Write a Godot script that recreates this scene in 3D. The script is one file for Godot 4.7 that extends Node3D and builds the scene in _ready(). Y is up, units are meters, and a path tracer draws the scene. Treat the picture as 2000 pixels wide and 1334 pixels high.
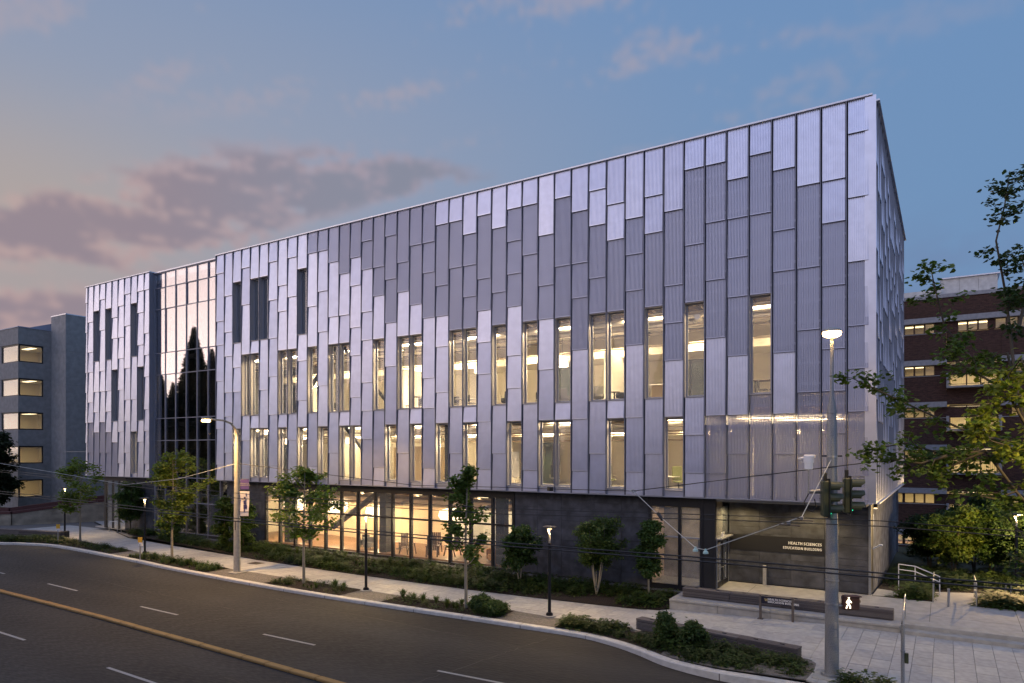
extends Node3D
# A university teaching building at dusk. y is up, metres; the street facade lies in z = 0 and runs towards -x.

class MB:
	var v := PackedVector3Array()
	var n := PackedVector3Array()
	var uv := PackedVector2Array()
	func tri(a: Vector3, b: Vector3, c: Vector3) -> void:
		var m := (c - a).cross(b - a).normalized()
		v.append_array([a, b, c])
		n.append_array([m, m, m])
	func quad(a: Vector3, b: Vector3, c: Vector3, d: Vector3) -> void:
		var m := (c - a).cross(b - a)
		if m.length_squared() < 1e-14: m = (d - a).cross(c - a)
		m = m.normalized()
		v.append_array([a, b, c, a, c, d])
		n.append_array([m, m, m, m, m, m])
	func out_quad(o: Vector3, a: Vector3, b: Vector3, c: Vector3, d: Vector3) -> void:
		if (c - a).cross(b - a).dot((a + b + c + d) * 0.25 - o) < 0.0: quad(d, c, b, a)
		else: quad(a, b, c, d)
	func out_tri(o: Vector3, a: Vector3, b: Vector3, c: Vector3) -> void:
		if (c - a).cross(b - a).dot((a + b + c) / 3.0 - o) < 0.0: tri(c, b, a)
		else: tri(a, b, c)
	func quv(a: Vector3, b: Vector3, c: Vector3, d: Vector3) -> void:
		quad(a, b, c, d)
		uv.append_array([Vector2(0, 1), Vector2(0, 0), Vector2(1, 0), Vector2(0, 1), Vector2(1, 0), Vector2(1, 1)])
	func box(c: Vector3, s: Vector3, b := Basis.IDENTITY) -> void:
		var h := s * 0.5
		var ax := [b.x * h.x, b.y * h.y, b.z * h.z]
		for k in 3:
			var u: Vector3 = ax[(k + 1) % 3]
			var w: Vector3 = ax[(k + 2) % 3]
			var d: Vector3 = ax[k]
			quad(c + d - u - w, c + d - u + w, c + d + u + w, c + d + u - w)
			quad(c - d - u - w, c - d + u - w, c - d + u + w, c - d - u + w)
	func bounds(x0: float, x1: float, y0: float, y1: float, z0: float, z1: float) -> void:
		box(Vector3(x0 + x1, y0 + y1, z0 + z1) * 0.5, Vector3(x1 - x0, y1 - y0, z1 - z0))
	func soft(c: Vector3, s: Vector3, e: float, b := Basis.IDENTITY) -> void:
		# a box with chamfered edges
		var h := s * 0.5
		var i := h - Vector3.ONE * e
		var ax := [b.x, b.y, b.z]
		var hh := [h.x, h.y, h.z]
		var ii := [i.x, i.y, i.z]
		for k in 3:
			var p := (k + 1) % 3
			var q := (k + 2) % 3
			for sg in [-1.0, 1.0]:
				var d: Vector3 = ax[k] * hh[k] * sg
				var u: Vector3 = ax[p] * ii[p]
				var w: Vector3 = ax[q] * ii[q]
				out_quad(c, c + d - u - w, c + d - u + w, c + d + u + w, c + d + u - w)
			for s1 in [-1.0, 1.0]:
				for s2 in [-1.0, 1.0]:
					var a: Vector3 = ax[p] * hh[p] * s1 + ax[q] * ii[q] * s2
					var g: Vector3 = ax[p] * ii[p] * s1 + ax[q] * hh[q] * s2
					var d: Vector3 = ax[k] * ii[k]
					out_quad(c, c + a - d, c + a + d, c + g + d, c + g - d)
		for sx in [-1.0, 1.0]:
			for sy in [-1.0, 1.0]:
				for sz in [-1.0, 1.0]:
					out_tri(c, c + b.x * h.x * sx + b.y * i.y * sy + b.z * i.z * sz, c + b.x * i.x * sx + b.y * h.y * sy + b.z * i.z * sz, c + b.x * i.x * sx + b.y * i.y * sy + b.z * h.z * sz)
	func tube(pts: Array, rad: Array, sides := 8, caps := true) -> void:
		var up := Vector3(0.123, 0.97, 0.21)
		var prev: Array = []
		var pn: Array = []
		for i in pts.size():
			var p: Vector3 = pts[i]
			var t: Vector3 = (pts[mini(i + 1, pts.size() - 1)] - pts[maxi(i - 1, 0)]).normalized()
			if absf(t.dot(up)) > 0.98: up = Vector3(0.93, 0.1, 0.35)
			var s := t.cross(up).normalized()
			var w := s.cross(t).normalized()
			up = w
			var ring: Array = []
			var rn: Array = []
			var r: float = rad[mini(i, rad.size() - 1)]
			for k in sides:
				var a := TAU * k / sides
				var d := s * cos(a) + w * sin(a)
				ring.append(p + d * r)
				rn.append(d)
			if i > 0:
				for k in sides:
					var k2 := (k + 1) % sides
					v.append_array([prev[k], prev[k2], ring[k2], prev[k], ring[k2], ring[k]])
					n.append_array([pn[k], pn[k2], rn[k2], pn[k], rn[k2], rn[k]])
			if caps and (i == 0 or i == pts.size() - 1) and r > 0.001:
				for k in sides:
					var k2 := (k + 1) % sides
					if i == 0: tri(p, ring[k2], ring[k])
					else: tri(p, ring[k], ring[k2])
			prev = ring
			pn = rn
	func lathe(c: Vector3, prof: Array, sides := 16) -> void:
		for i in prof.size() - 1:
			var a: Vector2 = prof[i]
			var b: Vector2 = prof[i + 1]
			var e := b - a
			var nn := Vector2(e.y, -e.x).normalized()
			if nn.length() < 0.5: continue
			for k in sides:
				var d0 := Vector3(cos(TAU * k / sides), 0, sin(TAU * k / sides))
				var d1 := Vector3(cos(TAU * (k + 1) / sides), 0, sin(TAU * (k + 1) / sides))
				var p := [c + d0 * a.x + Vector3.UP * a.y, c + d1 * a.x + Vector3.UP * a.y, c + d1 * b.x + Vector3.UP * b.y, c + d0 * b.x + Vector3.UP * b.y]
				var q0 := d0 * nn.x + Vector3.UP * nn.y
				var q1 := d1 * nn.x + Vector3.UP * nn.y
				v.append_array([p[0], p[1], p[2], p[0], p[2], p[3]])
				n.append_array([q0, q1, q1, q0, q1, q0])
	func prism(poly: PackedVector2Array, y0: float, y1: float, top := true) -> void:
		# poly in (x, z)
		var idx := Geometry2D.triangulate_polygon(poly)
		for i in range(0, idx.size(), 3):
			var a := poly[idx[i]]
			var b := poly[idx[i + 1]]
			var c := poly[idx[i + 2]]
			if (b - a).cross(c - a) < 0.0:
				var t := b
				b = c
				c = t
			if top: tri(Vector3(a.x, y1, a.y), Vector3(b.x, y1, b.y), Vector3(c.x, y1, c.y))
		var area := 0.0
		for i in poly.size(): area += poly[i].cross(poly[(i + 1) % poly.size()])
		for i in poly.size():
			var a := poly[i]
			var b := poly[(i + 1) % poly.size()]
			if area < 0.0:
				var t := a
				a = b
				b = t
			quad(Vector3(b.x, y0, b.y), Vector3(b.x, y1, b.y), Vector3(a.x, y1, a.y), Vector3(a.x, y0, a.y))
	func build() -> ArrayMesh:
		var m := ArrayMesh.new()
		if v.is_empty(): return m
		var a := []
		a.resize(Mesh.ARRAY_MAX)
		a[Mesh.ARRAY_VERTEX] = v
		a[Mesh.ARRAY_NORMAL] = n
		if uv.size() == v.size(): a[Mesh.ARRAY_TEX_UV] = uv
		m.add_surface_from_arrays(Mesh.PRIMITIVE_TRIANGLES, a)
		return m

var M := {}
var names := {}
var rng := RandomNumberGenerator.new()
var cache := {}

func numbered(parent: Node, called: String) -> String:
	var k := "%d/%s" % [parent.get_instance_id(), called]
	var c: int = names.get(k, 0)
	names[k] = c + 1
	return called if c == 0 else "%s_%03d" % [called, c]

func tag(o: Node, label: String, category := "", group := "") -> Node:
	o.set_meta("label", label)
	if category: o.set_meta("category", category)
	if group: o.set_meta("group", group)
	return o

func thing(called: String, label: String, category: String, at := Vector3.ZERO, turn := 0.0, group := "") -> Node3D:
	var o := Node3D.new()
	o.name = numbered(self, called)
	add_child(o, true)
	o.position = at
	o.rotation.y = turn
	tag(o, label, category, group)
	return o

func part(parent: Node, called: String, mesh: Mesh, mat: Material, at := Vector3.ZERO, turn := 0.0) -> MeshInstance3D:
	var o := MeshInstance3D.new()
	o.name = numbered(parent, called)
	o.mesh = mesh
	o.material_override = mat
	parent.add_child(o, true)
	o.position = at
	if turn != 0.0: o.rotation.y = turn
	return o

func struct(called: String, mesh: Mesh, mat: Material) -> MeshInstance3D:
	var o := part(self, called, mesh, mat)
	o.set_meta("kind", "structure")
	return o

func one(called: String, label: String, category: String, mesh: Mesh, mat: Material, at := Vector3.ZERO, turn := 0.0, group := "") -> MeshInstance3D:
	var o := part(self, called, mesh, mat, at, turn)
	tag(o, label, category, group)
	return o

func bm(x0: float, x1: float, y0: float, y1: float, z0: float, z1: float) -> ArrayMesh:
	var b := MB.new()
	b.bounds(x0, x1, y0, y1, z0, z1)
	return b.build()

func boxm(s: Vector3, e := 0.0) -> ArrayMesh:
	var k := "b%s%s" % [s, e]
	if not cache.has(k):
		var b := MB.new()
		if e > 0.0: b.soft(Vector3.ZERO, s, e)
		else: b.box(Vector3.ZERO, s)
		cache[k] = b.build()
	return cache[k]

func tubem(pts: Array, rad: Array, sides := 8) -> ArrayMesh:
	var b := MB.new()
	b.tube(pts, rad, sides)
	return b.build()

func dup(o: Node3D, at: Vector3, turn: float, label: String, group := "") -> Node3D:
	var r: Node3D = o.duplicate()
	var base: String = o.get_meta("base_name")
	r.name = numbered(self, base)
	add_child(r, true)
	r.position = at
	r.rotation.y = turn
	r.set_meta("label", label)
	if group: r.set_meta("group", group)
	return r

# ---------- materials ----------
func noise(sd: int, freq: float, lo: float, hi: float, oct := 4, normal := 0.0) -> NoiseTexture2D:
	var f := FastNoiseLite.new()
	f.seed = sd
	f.frequency = freq
	f.fractal_octaves = oct
	var t := NoiseTexture2D.new()
	t.width = 512
	t.height = 512
	t.seamless = true
	t.noise = f
	if normal > 0.0:
		t.as_normal_map = true
		t.bump_strength = normal
	else:
		var g := Gradient.new()
		g.set_color(0, Color(lo, lo, lo))
		g.set_color(1, Color(hi, hi, hi))
		t.color_ramp = g
	return t

func mat(key: String, col: Color, rough := 0.7, metal := 0.0, tex: Texture2D = null, scale := 1.0, nrm: Texture2D = null, ns := 0.5) -> StandardMaterial3D:
	var m := StandardMaterial3D.new()
	m.resource_name = key
	m.albedo_color = col.linear_to_srgb()
	m.roughness = rough
	m.metallic = metal
	if tex:
		m.albedo_texture = tex
	if nrm:
		m.normal_enabled = true
		m.normal_texture = nrm
		m.normal_scale = ns
	if tex or nrm:
		m.uv1_triplanar = true
		m.uv1_world_triplanar = true
		m.uv1_scale = Vector3.ONE * scale
	M[key] = m
	return m

func glow(key: String, col: Color, e: float) -> StandardMaterial3D:
	var m := mat(key, Color(0.8, 0.8, 0.8), 0.5)
	m.emission_enabled = true
	m.emission = col
	m.emission_energy_multiplier = e
	return m

func glass(key: String, col: Color, a: float, spec := 0.5, rough := 0.02) -> StandardMaterial3D:
	var m := mat(key, col, rough)
	m.transparency = BaseMaterial3D.TRANSPARENCY_ALPHA
	m.albedo_color.a = a
	m.metallic_specular = spec
	return m

func materials() -> void:
	var fine := noise(3, 0.05, 0.78, 1.0, 5)
	var cloudy := noise(5, 0.012, 0.87, 1.0, 4)
	var wide := noise(8, 0.006, 0.62, 1.0, 5)
	var grain := noise(11, 0.12, 0.7, 1.0, 3)
	var bump := noise(13, 0.06, 0, 1, 4, 6.0)
	var rough_bump := noise(17, 0.15, 0, 1, 3, 9.0)
	# anodised aluminium skin: a cool silver with a faint lilac cast
	mat("panel", Color(0.72, 0.745, 0.87), 0.33, 0.94, noise(4, 0.01, 0.95, 1.0, 3), 0.3)
	mat("panel_b", Color(0.69, 0.715, 0.845), 0.35, 0.94, noise(6, 0.01, 0.95, 1.0, 3), 0.3)
	mat("panel_c", Color(0.75, 0.77, 0.89), 0.32, 0.94, noise(7, 0.013, 0.94, 1.0, 3), 0.3)
	mat("panel_d", Color(0.66, 0.685, 0.82), 0.36, 0.94, noise(9, 0.008, 0.94, 1.0, 3), 0.3)
	var pf := mat("perforated", Color(0.56, 0.585, 0.72), 0.4, 0.85)
	pf.transparency = BaseMaterial3D.TRANSPARENCY_ALPHA
	pf.albedo_color.a = 0.66
	var tl := mat("screen", Color(0.46, 0.46, 0.55), 0.45, 0.6)
	tl.transparency = BaseMaterial3D.TRANSPARENCY_ALPHA
	tl.albedo_color.a = 0.68
	mat("fin", Color(0.2, 0.21, 0.26), 0.5, 0.4)
	mat("coping", Color(0.72, 0.72, 0.78), 0.35, 0.5)
	mat("backing", Color(0.16, 0.16, 0.20), 0.8)
	mat("girt", Color(0.6, 0.6, 0.68), 0.6)
	mat("reveal", Color(0.42, 0.40, 0.40), 0.45, 0.4)
	mat("frame", Color(0.32, 0.33, 0.37), 0.45, 0.4)
	mat("dark_frame", Color(0.018, 0.018, 0.02), 0.45, 0.2)
	mat("cladding", Color(0.085, 0.09, 0.108), 0.75, 0.0, wide, 0.35, bump, 0.25)
	mat("cladding_b", Color(0.07, 0.075, 0.092), 0.75, 0.0, wide, 0.45, bump, 0.25)
	mat("sign_black", Color(0.012, 0.012, 0.013), 0.5)
	mat("letter", Color(0.75, 0.74, 0.7), 0.5)
	mat("gold", Color(0.55, 0.42, 0.16), 0.5)
	mat("render_wall", Color(0.25, 0.26, 0.30), 0.9, 0.0, wide, 0.4, bump, 0.4)
	glass("pane", Color(0.9, 0.95, 0.95), 0.05, 0.5)
	# coated glass of the stair hall: half mirror, half clear
	var pb := glass("pane_blue", Color(0.86, 0.84, 0.86), 0.4, 0.5)
	var white := Image.create(4, 4, false, Image.FORMAT_RGB8)
	white.fill(Color.WHITE)
	pb.albedo_texture = ImageTexture.create_from_image(white)
	pb.metallic = 1.0
	glass("pane_shade", Color(0.5, 0.55, 0.62), 0.1, 0.6)
	glass("pane_green", Color(0.03, 0.05, 0.04), 0.7, 0.5)
	glass("pane_dark", Color(0.45, 0.5, 0.55), 0.15, 0.5)
	mat("cream", Color(0.74, 0.69, 0.58), 0.9)
	mat("blind", Color(0.7, 0.68, 0.64), 0.9).backlight_enabled = true
	M.blind.backlight = Color(0.5, 0.5, 0.48)
	mat("white_wall", Color(0.8, 0.78, 0.72), 0.9)
	mat("peach", Color(0.62, 0.47, 0.33), 0.85)
	mat("wood_floor", Color(0.26, 0.13, 0.06), 0.4, 0.0, fine, 1.0)
	mat("carpet", Color(0.12, 0.11, 0.10), 0.95)
	mat("slab", Color(0.3, 0.3, 0.3), 0.9)
	mat("joist", Color(0.2, 0.115, 0.06), 0.75, 0.0, grain, 1.5)
	mat("deck", Color(0.24, 0.145, 0.075), 0.85, 0.0, grain, 0.8)
	mat("duct", Color(0.72, 0.68, 0.62), 0.3, 0.8)
	mat("pipe", Color(0.4, 0.33, 0.25), 0.5, 0.3)
	mat("steel_black", Color(0.02, 0.02, 0.022), 0.45, 0.4)
	mat("birch", Color(0.62, 0.46, 0.26), 0.6, 0.0, grain, 1.2)
	mat("walnut", Color(0.1, 0.055, 0.03), 0.5, 0.0, grain, 2.0)
	mat("chair_black", Color(0.02, 0.02, 0.022), 0.6)
	mat("chair_grey", Color(0.22, 0.21, 0.19), 0.8)
	mat("chair_orange", Color(0.55, 0.26, 0.06), 0.6)
	mat("chair_green", Color(0.2, 0.22, 0.07), 0.7)
	mat("table_white", Color(0.78, 0.76, 0.7), 0.4)
	glow("lamp_shade", Color(1.0, 0.9, 0.72), 2.6)
	glow("tube_light", Color(1.0, 0.9, 0.7), 2.5)
	glow("street_lamp_glow", Color(1.0, 0.8, 0.48), 30.0)
	glow("post_lamp_glow", Color(1.0, 0.86, 0.62), 3.0)
	glow("green_signal_light", Color(0.0, 1.0, 0.72), 2.5)
	glow("walk_signal_light", Color(1.0, 0.93, 0.78), 3.5)
	# the ground
	mat("asphalt", Color(0.03, 0.0285, 0.027), 0.88, 0.0, noise(33, 0.006, 0.5, 1.0, 4), 0.043, noise(34, 0.2, 0, 1, 2, 3.0), 0.15)
	M.asphalt.uv1_scale = Vector3(0.016, 0.07, 0.075)
	mat("gutter", Color(0.024, 0.019, 0.015), 0.95, 0.0, grain, 1.0)
	mat("tar", Color(0.012, 0.012, 0.012), 0.6)
	mat("far_ground", Color(0.05, 0.055, 0.035), 1.0)
	mat("slab_a", Color(0.42, 0.41, 0.39), 0.85, 0.0, cloudy, 0.5, bump, 0.2)
	mat("slab_b", Color(0.38, 0.375, 0.36), 0.85, 0.0, cloudy, 0.6, bump, 0.2)
	mat("slab_c", Color(0.45, 0.44, 0.41), 0.85, 0.0, cloudy, 0.45, bump, 0.2)
	mat("joint", Color(0.11, 0.105, 0.1), 0.95)
	mat("kerb", Color(0.54, 0.53, 0.5), 0.85, 0.0, cloudy, 0.5, bump, 0.3)
	mat("concrete", Color(0.36, 0.35, 0.32), 0.85, 0.0, cloudy, 0.35, bump, 0.3)
	mat("concrete_dark", Color(0.29, 0.285, 0.28), 0.9, 0.0, cloudy, 0.25, bump, 0.3)
	mat("concrete_tower", Color(0.33, 0.325, 0.32), 0.9, 0.0, cloudy, 0.2, bump, 0.3)
	mat("plaza", Color(0.36, 0.35, 0.335), 0.85, 0.0, cloudy, 0.3, bump, 0.2)
	mat("mulch", Color(0.032, 0.019, 0.012), 1.0, 0.0, grain, 2.0, rough_bump, 1.5)
	mat("gravel", Color(0.2, 0.2, 0.205), 1.0, 0.0, grain, 3.0, rough_bump, 1.2)
	mat("paint_white", Color(0.6, 0.6, 0.58), 0.7, 0.0, noise(41, 0.09, 0.45, 1.0, 4), 1.4)
	mat("paint_yellow", Color(0.34, 0.2, 0.06), 0.75, 0.0, fine, 1.3)
	mat("bench_wood", Color(0.15, 0.13, 0.125), 0.8, 0.0, grain, 2.5)
	mat("bench_wood_b", Color(0.115, 0.098, 0.095), 0.8, 0.0, grain, 2.2)
	mat("bench_wood_c", Color(0.185, 0.165, 0.155), 0.8, 0.0, grain, 2.8)
	mat("galvanised", Color(0.42, 0.43, 0.44), 0.5, 0.6, noise(21, 0.03, 0.7, 1.0, 2), 2.2)
	mat("pole_grey", Color(0.4, 0.39, 0.36), 0.6, 0.3, cloudy, 0.8)
	mat("stainless", Color(0.5, 0.5, 0.5), 0.32, 0.8)
	mat("signal_brown", Color(0.075, 0.03, 0.022), 0.6)
	mat("post_metal", Color(0.12, 0.1, 0.085), 0.6, 0.4)
	mat("signal_green", Color(0.035, 0.045, 0.02), 0.45)
	mat("signal_lens", Color(0.05, 0.05, 0.03), 0.3)
	mat("wire", Color(0.015, 0.015, 0.017), 0.5)
	mat("wire_pale", Color(0.4, 0.42, 0.4), 0.6)
	mat("insulator", Color(0.35, 0.52, 0.48), 0.35)
	mat("white_plastic", Color(0.72, 0.72, 0.75), 0.4)
	mat("purple", Color(0.06, 0.035, 0.18), 0.7)
	mat("navy", Color(0.02, 0.02, 0.11), 0.7)
	mat("board_navy", Color(0.006, 0.006, 0.02), 0.5)
	mat("banner_white", Color(0.6, 0.56, 0.6), 0.8)
	mat("sign_yellow", Color(0.6, 0.34, 0.03), 0.6)
	mat("skin", Color(0.3, 0.16, 0.1), 0.7)
	# brick
	mat("mortar", Color(0.13, 0.115, 0.105), 0.95, 0.0, fine, 1.0)
	mat("brick_red", Color(0.085, 0.045, 0.036), 0.9, 0.0, brick_tex(), 0.5, brick_bump(), 1.2)
	mat("coping_brick", Color(0.11, 0.045, 0.04), 0.9, 0.0, cloudy, 1.0)
	mat("pale_band", Color(0.3, 0.31, 0.34), 0.85, 0.0, cloudy, 0.5)
	mat("penthouse", Color(0.6, 0.6, 0.58), 0.7, 0.0, cloudy, 0.3)
	mat("roof_metal", Color(0.3, 0.33, 0.42), 0.5, 0.3)
	mat("retaining", Color(0.44, 0.38, 0.29), 0.9, 0.0, wide, 0.25, bump, 0.3)
	mat("lawn", Color(0.035, 0.05, 0.012), 1.0, 0.0, grain, 2.0, rough_bump, 1.0)
	mat("cobble", Color(0.19, 0.19, 0.18), 0.9, 0.0, brick_tex(2.4), 1.0, brick_bump(), 1.0)
	# plants
	mat("fir", Color(0.018, 0.028, 0.016), 1.0)
	mat("bark", Color(0.14, 0.115, 0.085), 0.95, 0.0, grain, 3.0, rough_bump, 0.8)
	mat("bark_pale", Color(0.36, 0.33, 0.26), 0.9, 0.0, grain, 3.0, rough_bump, 0.6)
	for k in ["leaf", "leaf_dark"]:
		var lm := mat(k, Color(1, 1, 1), 0.6)
		lm.vertex_color_use_as_albedo = true
		lm.backlight_enabled = true
		lm.backlight = Color(1.0, 1.0, 1.0)

func brick_tex(ratio := 1.0) -> ImageTexture:
	var key := "bt%s" % ratio
	if cache.has(key): return cache[key]
	var im := Image.create(512, 512, false, Image.FORMAT_RGB8)
	var r := RandomNumberGenerator.new()
	r.seed = 77
	im.fill(Color(0.95, 0.93, 0.9))
	for row in 32:
		for c in range(-1, 9):
			var t := r.randf_range(0.62, 0.95)
			var x := c * 64 + (row % 2) * 32
			im.fill_rect(Rect2i(x + 2, row * 16 + 2, 60, 13).intersection(Rect2i(0, 0, 512, 512)), Color(t, t * r.randf_range(0.93, 1.0), t * r.randf_range(0.9, 1.0)))
	cache[key] = ImageTexture.create_from_image(im)
	return cache[key]

func brick_bump() -> ImageTexture:
	if cache.has("bb"): return cache["bb"]
	var im := Image.create(512, 512, false, Image.FORMAT_RGB8)
	im.fill(Color(0.2, 0.2, 0.2))
	for row in 32:
		for c in range(-1, 9):
			im.fill_rect(Rect2i(c * 64 + (row % 2) * 32 + 2, row * 16 + 2, 60, 13).intersection(Rect2i(0, 0, 512, 512)), Color(0.8, 0.8, 0.8))
	im.convert(Image.FORMAT_RGBA8)
	im.bump_map_to_normal_map(3.0)
	cache["bb"] = ImageTexture.create_from_image(im)
	return cache["bb"]

# ---------- sky ----------
func sky_panorama() -> ImageTexture:
	var w := 1024
	var h := 512
	var im := Image.create(w, h, false, Image.FORMAT_RGBF)
	var f := FastNoiseLite.new()
	f.seed = 40
	f.frequency = 1.0
	f.fractal_octaves = 5
	var g := FastNoiseLite.new()
	g.seed = 9
	g.frequency = 1.0
	g.fractal_octaves = 4
	var sunset := deg_to_rad(-122.0)
	for j in h:
		var th := PI * (j + 0.5) / h
		var el := PI / 2 - th
		var e := rad_to_deg(maxf(el, 0.0))
		for i in w:
			var ph := wrapf(TAU * (i + 0.5) / w, -PI, PI)
			var dz := absf(wrapf(ph - sunset, -PI, PI))
			var s := clampf(1.0 - rad_to_deg(dz) / 150.0, 0.0, 1.0)
			s = s * s * (3.0 - 2.0 * s)
			var u := clampf(e / 40.0, 0.0, 1.0)
			var base := Vector3(0.17, 0.30, 0.49).lerp(Vector3(0.148, 0.272, 0.50), u)
			# the lit half of the dome, behind the camera
			var back := smoothstep(75.0, 175.0, rad_to_deg(absf(wrapf(ph, -PI, PI))))
			base = base.lerp(Vector3(SKY_BACK.x, SKY_BACK.y, SKY_BACK.z), maxf(back, smoothstep(45.0, 95.0, e) * 0.6))
			var low := exp(-pow(e / 21.0, 1.7))
			var warm := Vector3(0.42, 0.335, 0.325).lerp(Vector3(2.7, 2.15, 1.9), smoothstep(0.74, 0.97, s))
			var k := clampf(low * smoothstep(0.18, 0.72, s) * 1.05, 0.0, 1.0)
			var c := base.lerp(warm, k)
			var haze := exp(-pow((e - 20.0) / 13.0, 2.0)) * smoothstep(0.02, 0.62, s) * 0.85
			c = c.lerp(Vector3(0.31, 0.35, 0.45).lerp(Vector3(0.45, 0.385, 0.35), (1.0 - smoothstep(16.0, 27.0, e)) * smoothstep(0.45, 0.72, s)) * (1.0 + 1.6 * back), haze * (1.0 - back * 0.6))
			# clouds laid on a plane high above
			if el > 0.01:
				var d := Vector3(sin(ph) * cos(el), sin(el), -cos(ph) * cos(el))
				var p := Vector2(d.x, d.z) / (d.y + 0.10)
				var az := rad_to_deg(ph)
				var q := Vector2(az / 6.5, e / 1.75)
				var w0 := f.get_noise_2d(q.x * 0.6 + 30.0, q.y * 0.4)
				var n0 := f.get_noise_2d(q.x * 0.8 + w0 * 0.6, q.y * 0.75 + 1.7 - w0 * 0.5 - q.x * 0.12)
				var n1 := g.get_noise_2d(q.x * 3.2 + n0, q.y * 2.6)
				var n3 := g.get_noise_2d(q.x * 9.0, q.y * 7.0 + n1)
				var nn := n0 * 0.62 + n1 * 0.30 + n3 * 0.12
				var mid := 14.3 + 7.2 * smoothstep(-72.0, -40.0, az)
				var thick := 1.7 + 1.9 * exp(-pow((az + 57.0) / 9.0, 2.0))
				var bank := exp(-pow((e - mid) / thick, 2.0)) * smoothstep(-120.0, -74.0, az) * (1.0 - smoothstep(-47.0, -28.0, az))
				var strip := exp(-pow((e - 9.2) / 1.7, 2.0)) * smoothstep(-110.0, -75.0, az) * (1.0 - smoothstep(-64.0, -50.0, az))
				var amount := 0.62 * bank + 0.6 * strip
				var gate := smoothstep(0.06, 0.34, amount)
				var cl := smoothstep(0.24, 0.54, amount + nn * 0.8) * gate
				var edge := smoothstep(0.14, 0.36, amount + nn * 0.8) * gate
				var lit := Vector3(0.60, 0.34, 0.31) * (0.75 + 0.5 * smoothstep(0.2, 0.8, s))
				c = c.lerp(lit, edge * 0.4 * smoothstep(0.15, 0.5, s))
				c = c.lerp(Vector3(0.225, 0.205, 0.265).lerp(Vector3(0.20, 0.24, 0.32), smoothstep(-62.0, -44.0, az)), cl * 0.74)
				# wisps higher up
				var n2 := f.get_noise_2d(p.x * 1.6 + p.y * 1.2 + 9.0, p.y * 4.2 - 4.0) + 0.45 * n1 + 0.3 * n3
				var wisp := smoothstep(0.12, 0.7, n2) * smoothstep(21.0, 27.0, e) * (1.0 - smoothstep(60.0, 80.0, e)) * (1.0 - 0.7 * smoothstep(-20.0, 0.0, az))
				c = c.lerp(Vector3(0.43, 0.37, 0.42) * (1.0 + back), wisp * 0.55)
				var far_low := exp(-pow((e - 10.0) / 4.5, 2.0)) * smoothstep(-20.0, 0.0, az) * (1.0 - smoothstep(60.0, 90.0, az))
				c = c.lerp(Vector3(0.16, 0.21, 0.37), far_low * clampf(0.45 + nn, 0.0, 0.7))
			im.set_pixel(i, j, Color(c.x, c.y, c.z))
	return ImageTexture.create_from_image(im)

const SKY_BACK := Vector3(0.62, 0.74, 1.22)

func gh(x: float) -> float:   # height of the pavement along the street
	return clampf((x + 8.0) / 8.0, 0.0, 1.0) * 0.25

func _ready() -> void:
	rng.seed = 2024
	# camera: level, with a raised lens
	var cam := Camera3D.new()
	cam.name = "camera"
	add_child(cam)
	cam.position = Vector3(3.54, 7.1, 32.04)
	cam.rotation.y = deg_to_rad(32.209)
	cam.projection = Camera3D.PROJECTION_FRUSTUM
	cam.near = 0.1
	cam.far = 900.0
	cam.size = 2.0 * 0.1 * 667.0 / 1345.0
	cam.frustum_offset = Vector2(0, 0.1 * (880.93 - 667.0) / 1345.0)
	cam.current = true
	# sky and air
	var env := Environment.new()
	env.background_mode = Environment.BG_SKY
	var sky := Sky.new()
	var pm := PanoramaSkyMaterial.new()
	pm.panorama = sky_panorama()
	sky.sky_material = pm
	env.sky = sky
	env.tonemap_mode = Environment.TONE_MAPPER_LINEAR
	env.tonemap_exposure = 1.0
	env.sdfgi_enabled = true
	env.ssao_enabled = true
	env.ssil_enabled = true
	var we := WorldEnvironment.new()
	we.name = "environment"
	we.environment = env
	add_child(we)
	# afterglow of the sun that has just set, over the shoulder
	var sun := DirectionalLight3D.new()
	sun.name = "afterglow"
	sun.light_energy = 0.06
	sun.light_color = Color(1.0, 0.86, 0.84)
	sun.light_angular_distance = 40.0
	sun.shadow_enabled = true
	add_child(sun)
	sun.look_at_from_position(Vector3(-60, 34, 50), Vector3.ZERO)
	materials()
	ground()
	building()
	side_buildings()
	interiors()
	street_things()
	trees()
	planting()
	furniture()
	wires()

# ---------- the ground ----------
const KERB := [[-75.0, 11.0], [-62.0, 9.3], [-58.09, 8.0], [-57.2, 7.5], [-54.25, 6.66], [-51.54, 6.6], [-47.78, 6.78], [-40.85, 7.25], [-37.94, 7.55], [-34.59, 7.8], [-31.6, 7.98], [-28.44, 8.15], [-25.39, 8.25], [-22.52, 8.28], [-19.66, 8.26], [-16.91, 8.2], [-14.09, 8.12], [-11.19, 8.06], [-8.46, 8.05], [-7.0, 8.4], [-5.76, 8.95], [-4.4, 9.72], [-2.73, 10.15], [-1.0, 10.2], [1.5, 10.35], [4.0, 11.2], [6.0, 13.0], [7.0, 16.0]]
const WALK_IN := [[-75.0, -6.0], [-60.2, -1.2], [-53.07, 1.12], [-45.31, 1.93], [-37.44, 2.6], [-34.54, 2.93], [-29.4, 3.2], [-24.3, 3.38], [-17.2, 3.43], [-13.1, 3.29], [-9.53, 3.05], [-7.2, 2.74], [-6.9, 2.32], [2.1, 2.32], [2.1, 2.48], [16.0, 2.48]]
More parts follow.
